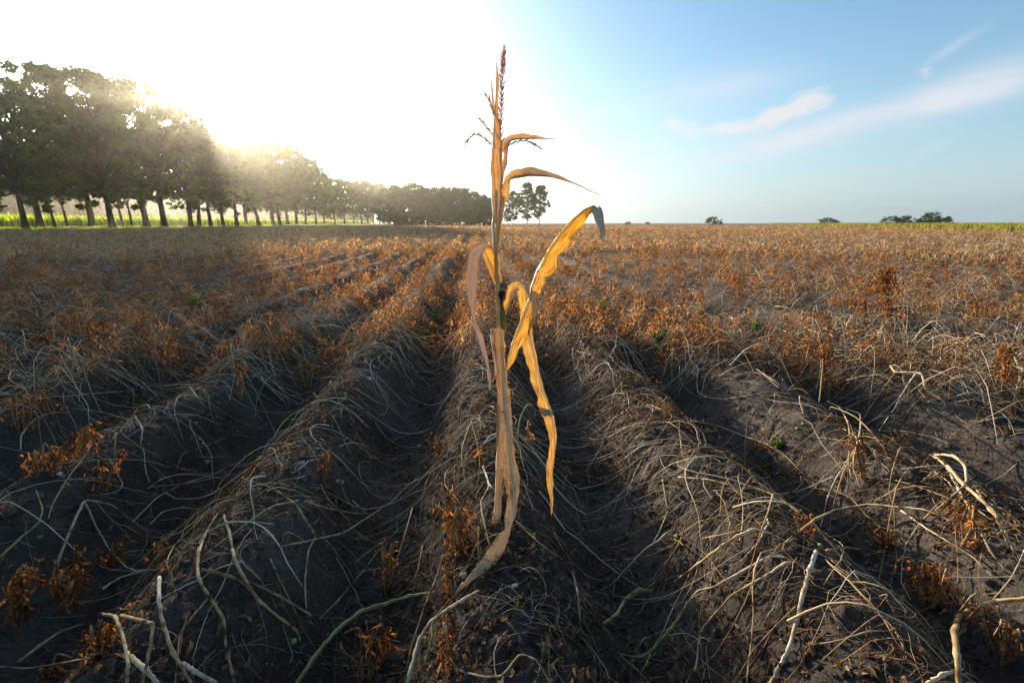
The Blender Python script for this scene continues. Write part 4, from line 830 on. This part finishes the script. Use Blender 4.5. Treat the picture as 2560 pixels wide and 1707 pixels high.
S('m', [(2075, 645), (2120, 660), (2150, 740)], .006, .8, 'pale bent stem near the right edge of the middle field', .04, .08)
S('m', [(1830, 590), (1880, 650), (1940, 695)], .007, .75, 'stout pale stem slanting below the tall rust clump', .03, .04)
S('l', [(565, 705), (700, 700), (820, 710), (990, 830)], .004, .8, 'long pale curve over the second left ridge', .02, .05)
S('l', [(1010, 570), (1020, 620), (1030, 635)], .006, 1, 'short white stub upright in the left middle field', .03, .04)
S('l', [(1310, 820), (1420, 790), (1500, 780), (1600, 800)], .0035, .8, 'pale stem lying over the hidden crest left of the first left ridge', .02, .05)
S('l', [(500, 905), (700, 890), (830, 860), (1060, 860)], .0035, .7, 'long level stem on the flank of the second left ridge', .02, .04)
S('l', [(1015, 870), (1060, 930), (1090, 970)], .005, .6, 'stubby green and white stem on the second left ridge', .02, .02, green=True)
S('l', [(900, 1020), (1030, 1015), (1150, 1060), (1280, 1085)], .003, .6, 'thin curved stem in the furrow left of the first left ridge', .03, .04)

# ------------------------------------------------------------------ more single stems, alike
def more_stems():
    g = np.random.default_rng(77); X, Y = polar(420, 1.5, 5.5, g, 1, -50, 52); k = dens_keep(X, Y, g, -.1); X, Y = X[k][:150], Y[k][:150]
    X = crest_x(X) + g.normal(0, .1, len(X)); n = len(X); K = 12
    C = drape(n, K, X, Y, g, .25, .6, .10); rr = g.uniform(.0016, .0034, n); tn = g.uniform(.35, 1.0, n)
    for i in range(n):
        c0 = C[i, 0].copy(); rad = rr[i] * np.linspace(1.1, .5, K) * g.uniform(.9, 1.12, K)
        V, F = tubes((C[i] - c0)[None], rad[None], 5)
        o = link('draped_vine', mesh_np('draped_vine', V, F, M['stem'], rnd=np.repeat(np.clip(tn[i] + np.cumsum(g.normal(0, .1, K)), 0, 1), 5))); o.location = c0
        o['label'] = ('pale' if tn[i] > .66 else 'tan' if tn[i] > .48 else 'brown') + ' thin dry potato stem draped over the ' + ('middle ridge behind the maize plant' if abs(X[i] - X0) < .35 else 'ridges right of the maize plant' if X[i] > 0 else 'ridges left of the maize plant'); o['category'] = 'dry vine'; o['group'] = 'alike dry stems draped over the ridges'
more_stems()

# ------------------------------------------------------------------ withered plants with hanging leaves
LM = [mesh_np('leaf_shape', v, f, M['dead_leaf_one']) for v, f in TPL]
def plant(z, u, vtop, vbot, w, nleaf, label, lsize=.03, lean=0, nst=3, seed=0):
    nleaf = int(nleaf * (2.8 if nleaf > 10 else 1)); lsize = lsize * (.72 if nleaf > 10 else .9)
    g = random.Random(seed * 13 + int(u)); ox, oy, s = ZG[z]
    b = on_ground(ox + u * s, oy + vbot * s); r = ray(ox + (u + lean) * s, oy + vtop * s); top = CAM + r * (b.y / r.y)
    H = max(.05, top.z - b.z); half = w * s / FPX * b.y * .5
    t = thing('withered_plant', label, 'withered plant', b, 'withered potato plants with hanging leaves')
    lx = top.x - b.x
    axes = []
    for k in range(nst):
        ox_ = g.uniform(-.5, .5) * half; dy = g.uniform(-.03, .03)
        P = np.array([(ox_ * .4, 0, -.01), (ox_ + lx * .4, dy, H * .45), (ox_ * 1.3 + lx, dy * 1.5, H * g.uniform(.85, 1)), (ox_ * 1.8 + lx + g.uniform(-1, 1) * half * .6, dy * 2, H * g.uniform(.6, .8))])
        C = catmull(P, 14); axes.append(C); V, F = tubes(C[None], np.linspace(.0035, .0015, 14)[None], 5)
        link('stem', mesh_np('plant_stem', V, F, M['stem'], rnd=np.full(len(V), g.uniform(.2, .6))), t)
    for k in range(nleaf):
        C = axes[k % nst]; j = g.randint(3, 13); p = C[j] + np.array([g.gauss(0, half * .26), g.gauss(0, .018), -g.uniform(0, .03)])
        p[2] = max(p[2], .01)
        o = bpy.data.objects.new('leaf', LM[g.randrange(8)]); COL.objects.link(o); o.parent = t; o.location = p
        d = Vector((g.gauss(0, .6), g.gauss(0, .6), -1)).normalized(); q = d.to_track_quat('X', 'Z'); q = q @ Matrix.Rotation(g.uniform(0, 6.28), 3, 'X').to_quaternion()
        o.rotation_mode = 'QUATERNION'; o.rotation_quaternion = q; sc_ = lsize * g.uniform(.55, 1.25); o.scale = (sc_ * 1.35, sc_ * .55, sc_ * .6)
PL = plant
PL('m', 1590, 270, 650, 250, 180, 'tall bright rust clump standing highest in the right middle field', .05, nst=7, seed=1)
PL('m', 1450, 420, 640, 110, 40, 'rust leaves hanging left of the tallest clump', .05, nst=3, seed=2)
PL('m', 1275, 690, 1020, 110, 60, 'narrow rust clump hanging beside the upright broken stalk', .034, nst=3, seed=3)
PL('m', 365, 1010, 1130, 90, 26, 'small orange tuft on the right ridge near the slim white stem', .022, nst=6, seed=4)
PL('m', 420, 260, 400, 110, 40, 'rust clump left of the tall one in the middle field', .05, nst=4, seed=5)
PL('m', 780, 310, 520, 180, 60, 'broad rust clump near the kinked white stem', .045, nst=5, seed=6)
PL('m', 1210, 520, 640, 150, 36, 'low rust clump in front of the tallest one', .035, nst=4, seed=7)
PL('m', 2230, 700, 960, 200, 60, 'dense orange clump at the right edge', .036, nst=5, seed=8)
PL('m', 1240, 560, 700, 260, 36, 'spreading rust leaves below the low clump', .03, nst=5, seed=9)
PL('m', 2100, 470, 600, 160, 36, 'rust clump near the right edge of the middle field', .04, nst=4, seed=10)
PL('m', 560, 380, 560, 100, 26, 'slender brown plant left in the right middle field', .04, nst=3, seed=33)
PL('L', 430, 160, 370, 90, 34, 'brown leaves hanging from the hooked stem at left', .028, nst=2, seed=11)
PL('L', 390, 880, 1180, 200, 52, 'large dark rust leaf cluster at lower left', .034, nst=4, seed=12)
PL('L', 90, 930, 1290, 110, 26, 'twisted rust leaves hanging at the left edge', .04, nst=2, seed=13)
PL('L', 250, 250, 400, 220, 40, 'low brown leaf heap near the left edge', .028, nst=4, seed=14)
PL('L', 620, 760, 900, 110, 26, 'brown leaf fringe hanging from the tent shaped stem', .026, nst=3, seed=15)
PL('L', 870, 760, 960, 130, 24, 'dark leaf tatters at the end of the tent shaped stem', .022, nst=3, seed=16)
PL('L', 560, 1220, 1420, 200, 26, 'dark folded leaves under the bent straw stem', .036, nst=3, seed=17)
PL('L', 260, 1440, 1540, 260, 20, 'leaves fringing the bottom left edge', .032, nst=3, seed=18)
PL('L', 575, 290, 500, 60, 18, 'small brown plant drooping in the left furrow', .026, nst=2, seed=19)
PL('C', 985, 540, 860, 190, 64, 'main rust leaf cluster on the middle ridge left of the stalk', .03, nst=5, seed=20)
PL('C', 890, 190, 340, 60, 18, 'narrow brown plant behind the main rust cluster', .024, nst=2, seed=21)
PL('C', 1130, 240, 370, 40, 5, 'single dark red leaf pendant on its stem left of the stalk', .042, nst=1, seed=22)
PL('C', 920, 430, 560, 90, 7, 'few backlit orange leaves above the main rust cluster', .034, nst=2, seed=23)
PL('C', 600, 820, 1080, 160, 30, 'brown reed-like plant left of the main cluster', .024, nst=5, seed=24)
PL('C', 930, 1160, 1490, 90, 34, 'brown hanging leaves below the spotted leaf tip', .026, nst=3, seed=25)
PL('C', 940, 900, 1130, 90, 24, 'rust leaves right where the spotted leaf tip ends', .026, nst=2, seed=26)
PL('C', 480, 1330, 1560, 320, 46, 'heap of dark rust leaves at the bottom edge left of the middle', .026, nst=5, seed=27)
PL('C', 250, 300, 480, 90, 20, 'brown tuft on the crest of the left ridge near the blue stone', .022, nst=2, seed=28)
PL('C', 840, 500, 640, 60, 9, 'dark curled leaf left of the main rust cluster', .03, nst=1, seed=29)
PL('C', 1100, 760, 900, 60, 10, 'small rust plant right of the main cluster near the stalk foot', .028, nst=2, seed=30)
PL('R', 1880, 800, 1050, 220, 60, 'shaded rust leaf mass at lower right', .028, nst=5, seed=31)
PL('R', 1540, 180, 400, 70, 26, 'rust fringe hanging beside the white stem pair', .024, nst=3, seed=32)
PL('R', 1290, 590, 700, 80, 18, 'small rust tuft under the long pale arch', .022, nst=3, seed=34)
PL('R', 2050, 500, 720, 150, 34, 'rust tatters inside the right edge bundle', .026, nst=4, seed=35)
PL('R', 2250, 1050, 1330, 200, 44, 'dark leaf tangle in the bottom right corner', .026, nst=6, seed=36)
PL('R', 1650, 650, 760, 130, 24, 'rust leaves on thin stalks below the long arch', .022, nst=4, seed=37)
PL('l', 500, 500, 780, 70, 38, 'narrow rust spire on the left middle ridge', .03, nst=2, seed=38)
PL('l', 860, 560, 860, 160, 44, 'reddish brown clump in the left middle field', .032, nst=4, seed=39)
PL('l', 980, 640, 800, 130, 36, 'brown arched clump right of the reddish one', .03, nst=4, seed=40)
PL('l', 1280, 720, 930, 70, 26, 'curled brown leaves hanging over the first left furrow', .026, nst=2, seed=41)
PL('l', 1470, 600, 740, 130, 36, 'tawny clump crowning the first left ridge', .028, nst=4, seed=42)
PL('l', 1650, 720, 870, 120, 30, 'tawny leaves draped on the left ridge flank', .024, nst=4, seed=43)
PL('l', 700, 620, 700, 140, 26, 'low rust leaves between the spire and the reddish clump', .026, nst=4, seed=44)
PL('l', 240, 520, 640, 240, 60, 'wide brown thicket near the left edge', .03, nst=6, seed=45)
PL('l', 120, 900, 1120, 260, 70, 'shaded brown thicket at the left edge below the arched stem', .026, nst=6, seed=46)
# further clumps in the middle field, alike
def more_plants():
    g = random.Random(42)
    for k in range(58):
        X = g.uniform(1.3, 8) if k % 3 else g.uniform(-7, -1.3); Y = g.uniform(2.5, 7.5) + abs(X) * .2; z = h1(X, Y); H = g.uniform(.14, .34)
        t = thing('withered_plant', ('tall' if H > .24 else 'low') + ' rust-brown withered potato plant in the ' + ('right' if X > 0 else 'left') + ' middle field', 'withered plant', (X, Y, z), 'alike withered plants standing in the middle field')
        m = g.randint(2, 4); P = []
        for i in range(m):
            ax, ay = g.gauss(0, .05), g.gauss(0, .05); P.append(catmull(np.array([(0, 0, -.01), (ax * .5, ay * .5, H * .5), (ax, ay, H * g.uniform(.8, 1)), (ax * 1.8, ay * 1.8, H * g.uniform(.5, .8))]), 10))
        V, F = tubes(np.array(P), np.tile(np.linspace(.004, .0018, 10), (m, 1)), 4); link('stem', mesh_np('plant_stem', V, F, M['stem'], rnd=np.full(len(V), g.uniform(.2, .7))), t)
        for i in range(46):
            p = P[i % m][g.randint(1, 9)] + np.array([g.gauss(0, .022), g.gauss(0, .022), -g.uniform(0, .03)]); p[2] = max(p[2], .01)
            o = bpy.data.objects.new('leaf', LM[g.randrange(8)]); COL.objects.link(o); o.parent = t; o.location = p; o.rotation_euler = (g.uniform(0, 6.28), R(90) + g.gauss(0, .5), g.uniform(0, 6.28)); q = g.uniform(.02, .042); o.scale = (q * 1.25, q * .55, q * .6)
more_plants()
# shoot with one hanging curled leaf just right of the stalk
shb = on_ground(1298, 1132)
sh = thing('potato_shoot', 'yellow-green potato shoot with one orange curled leaf right of the stalk', 'shoot', shb)
SP_ = np.array([np.array(at_depth(700 + a * .451, 1000 + b * .451, shb.y)) - np.array(shb) for a, b in [(1320, 292), (1315, 240), (1330, 110), (1370, 30), (1395, 20)]]); C = catmull(SP_, 20)
V, F = tubes(C[None], np.linspace(.0045, .002, 20)[None], 6); link('stem', mesh_np('shoot_stem', V, F, M['stem_green'], rnd=np.full(len(V), .45)), sh)
for k, (a, b, q) in enumerate([(1375, 110, .045), (1365, 170, .05), (1360, 215, .045), (1395, 35, .025)]):
    p = np.array(at_depth(700 + a * .451, 1000 + b * .451, shb.y)) - np.array(shb)
    o = bpy.data.objects.new('leaf', LM[k]); COL.objects.link(o); o.parent = sh; o.location = p; o.rotation_euler = (k, R(80), k * 1.3); o.scale = (q,) * 3
V, F = tubes(catmull(np.array([np.array(at_depth(700 + a * .451, 1000 + b * .451, shb.y)) - np.array(shb) for a, b in [(1345, 60), (1378, 75), (1382, 120), (1365, 280)]]), 14)[None], np.full((1, 14), .0016), 5)
link('leaf_stalk', mesh_np('leaf_stalk', V, F, M['stem'], rnd=np.full(len(V), .3)), sh)

# ------------------------------------------------------------------ berries, stones, weeds
def berry_mesh():
    th = np.linspace(0, 2 * np.pi, 17)[:-1]; ph = np.linspace(0, np.pi, 9)[1:-1]; V = [(0, 0, 1.)]
    for p in ph:
        for a in th: V.append((math.sin(p) * math.cos(a), math.sin(p) * math.sin(a) * (1 + .04 * math.cos(2 * a)), math.cos(p) * .93))
    V.append((0, 0, -.93)); F3 = [(0, 1 + i, 1 + (i + 1) % 16) for i in range(16)] + [(len(V) - 1, len(V) - 2 - i, len(V) - 2 - (i + 1) % 16) for i in range(16)]
    F4 = [(1 + k * 16 + i, 1 + (k + 1) * 16 + i, 1 + (k + 1) * 16 + (i + 1) % 16, 1 + k * 16 + (i + 1) % 16) for k in range(6) for i in range(16)]
    return mesh_np('berry', np.array(V), [np.array(F4), np.array(F3)], M['berry'])
BM = berry_mesh()
ks = np.array([(0, 0, .9), (.15, .05, 1.5), (.5, .1, 1.9)]); kv, kf = tubes(catmull(ks, 6)[None], np.full((1, 6), .1), 5); KM = mesh_np('berry_stalk', kv, kf, M['stem_green'], rnd=np.full(len(kv), .5))
for z, u, v, r, lab in [('R', 1712, 1047, .0095, 'green potato berry alone on the bare soil at lower right'), ('R', 1232, 126, .0085, 'upper green berry of the pair on the second right ridge'), ('R', 1203, 150, .0085, 'lower paler berry of the pair on the second right ridge'), ('R', 590, 700, .0085, 'green berry in the furrow left of the thick pale stem'),
        ('R', 1315, 745, .007, 'dark green berry at the top of the straight white stem'), ('R', 2290, 55, .01, 'green berry near the right edge'), ('C', 318, 458, .008, 'fresh green berry in the furrow below the blue stone'), ('C', 345, 462, .008, 'second green berry touching the one below the blue stone'),
        ('L', 1515, 347, .0075, 'olive berry left of the blue stone'), ('L', 1088, 132, .009, 'dull berry in the upper left furrow'), ('L', 1128, 245, .008, 'small berry under the dull one in the left furrow'), ('L', 1150, 348, .008, 'brownish berry lowest in the left furrow'), ('L', 1630, 1345, .008, 'green berry in the shadow of the left furrow near the bottom'), ('C', 905, 640, .006, 'small pale berry among the rust leaves')]:
    ox, oy, s = ZG[z]; p = on_ground(ox + u * s, oy + v * s); t = thing('potato_berry', lab, 'berry', p + Vector((0, 0, r * .6)), 'green potato berries on the soil'); t.scale = (r,) * 3; t.rotation_euler = (u % 3 - 1, v % 2, u)
    link('fruit', BM, t); link('stalk', KM, t)
def stone_mesh(seed, m):
    import bmesh
    g = random.Random(seed); bm = bmesh.new(); bmesh.ops.create_icosphere(bm, subdivisions=2, radius=1)
    for v in bm.verts:
        n = v.co.normalized(); v.co = n * (1 + .22 * math.sin(n.x * 3 + seed) + .15 * math.cos(n.y * 4 + seed) + g.uniform(-.05, .05)); v.co.z *= .55
    me = bpy.data.meshes.new('stone'); bm.to_mesh(me); bm.free(); me.materials.append(m); return me
for i, (z, u, v, r, mm, lab) in enumerate([('C', 122, 356, .016, 'blue_stone', 'flat blue-grey stone on the left ridge'), ('C', 1018, 972, .012, 'stone', 'pale pebble left of the spotted leaf tip'), ('L', 1365, 398, .009, 'stone', 'small white pebble left of the blue-grey stone'), ('C', 1300, 1030, .008, 'stone', 'pale flat fragment on the middle ridge right of the spotted leaf'), ('C', 366, 215, .009, 'stone', 'grey pebble on the crest of the left ridge'),
        ('R', 1104, 968, .010, 'stone', 'grey pebble left of the straight white stem'), ('L', 330, 412, .01, 'stone', 'pale chip lying in the dark left furrow'), ('l', 1975, 830, .016, 'blue_stone', 'bluish pebble far up the left ridge')]):
    ox, oy, s = ZG[z]; p = on_ground(ox + u * s, oy + v * s); o = link('stone', stone_mesh(i + 1, M[mm])); o.location = p + Vector((0, 0, r * .2)); o.scale = (r, r * .7, r); o.rotation_euler = (.1, .15, i * 1.1)
    o['label'] = lab; o['category'] = 'stone'; o['group'] = 'pebbles on the soil'
def weed(z, u, v, hh, w, n, lab, seed, tall=True):
    ox, oy, s = ZG[z]; p = on_ground(ox + u * s, oy + v * s); g = np.random.default_rng(seed)
    t = thing('green_weed', lab, 'weed', p, 'small green weeds between the ridges')
    m = 9; P = np.zeros((m, 6, 3)); leaves = []
    for i in range(m):
        th = g.uniform(0, 6.28); q = g.uniform(.3, 1) * w; e = np.array([q * math.cos(th), q * math.sin(th), hh * g.uniform(.6, 1)])
        for k in range(6): f = k / 5; P[i, k] = e * np.array([f ** 1.3, f ** 1.3, f])
        for k in range(n): f = g.uniform(.35, 1.05); leaves.append(e * np.array([f ** 1.3, f ** 1.3, f]) + g.normal(0, w * .15, 3))
    V, F = tubes(P, np.full((m, 6), .0012), 4); link('stem', mesh_np('weed_stem', V, F, M['stem_green'], rnd=np.full(len(V), .15)), t)
    V, F = leaf_quads(np.array(leaves), .012 if hh < .1 else .016, g); link('foliage', mesh_np('weed_foliage', V, F, M['weed'], rnd=np.repeat(g.uniform(0, 1, len(leaves)), 4), smooth=False), t)
weed('m', 330, 730, .17, .06, 26, 'feathery green weed on the flank of the second right ridge', 1)
weed('m', 880, 660, .10, .07, 14, 'low green weed right of the feathery one', 2)
weed('m', 720, 740, .05, .04, 12, 'tiny yellow-green weed near the kinked pale stem', 3)
weed('L', 1600, 120, .05, .022, 12, 'bright little green weed on top of the left ridge', 4)
weed('L', 560, 160, .03, .03, 6, 'small dark green seedling in the left furrow', 5)
weed('l', 1060, 470, .22, .12, 30, 'green bushy weed in the left middle field', 6)
weed('l', 2330, 545, .16, .10, 22, 'green weed left of the maize plant in the furrow', 7)
weed('R', 1105, 250, .05, .03, 12, 'sprig of green in the furrow of the second right ridge', 8)
weed('l', 740, 960, .05, .05, 14, 'faint green weed at the foot of the second left ridge', 9)
weed('m', 10, 560, .2, .07, 20, 'pale thin weed right of the maize plant beside the furrow', 10)

# ------------------------------------------------------------------ thin scattering volume, added to imitate the veiling glare round the sun
def glare_haze():
    a, z0, z1 = 905, -2.0, 27.0
    V = [(x, y, z) for z in (z0, z1) for (x, y) in ((-a, -a), (a, -a), (a, a), (-a, a))]
    me = mesh_np('glare_haze', np.array(V), np.array([(0, 3, 2, 1), (4, 5, 6, 7), (0, 1, 5, 4), (1, 2, 6, 5), (2, 3, 7, 6), (3, 0, 4, 7)]), smooth=False)
    m, nt, out = mat('glare_haze'); v = N(nt, 'ShaderNodeVolumePrincipled', {'Color': (.98, .90, .76, 1), 'Density': .0004, 'Anisotropy': .86}); nt.links.new(v.outputs[0], out.inputs['Volume'])
    me.materials.append(m); link('glare_haze', me, kind='stuff', label='thin scattering volume added over the field for the veiling glare round the sun', category='glare_haze')
glare_haze()
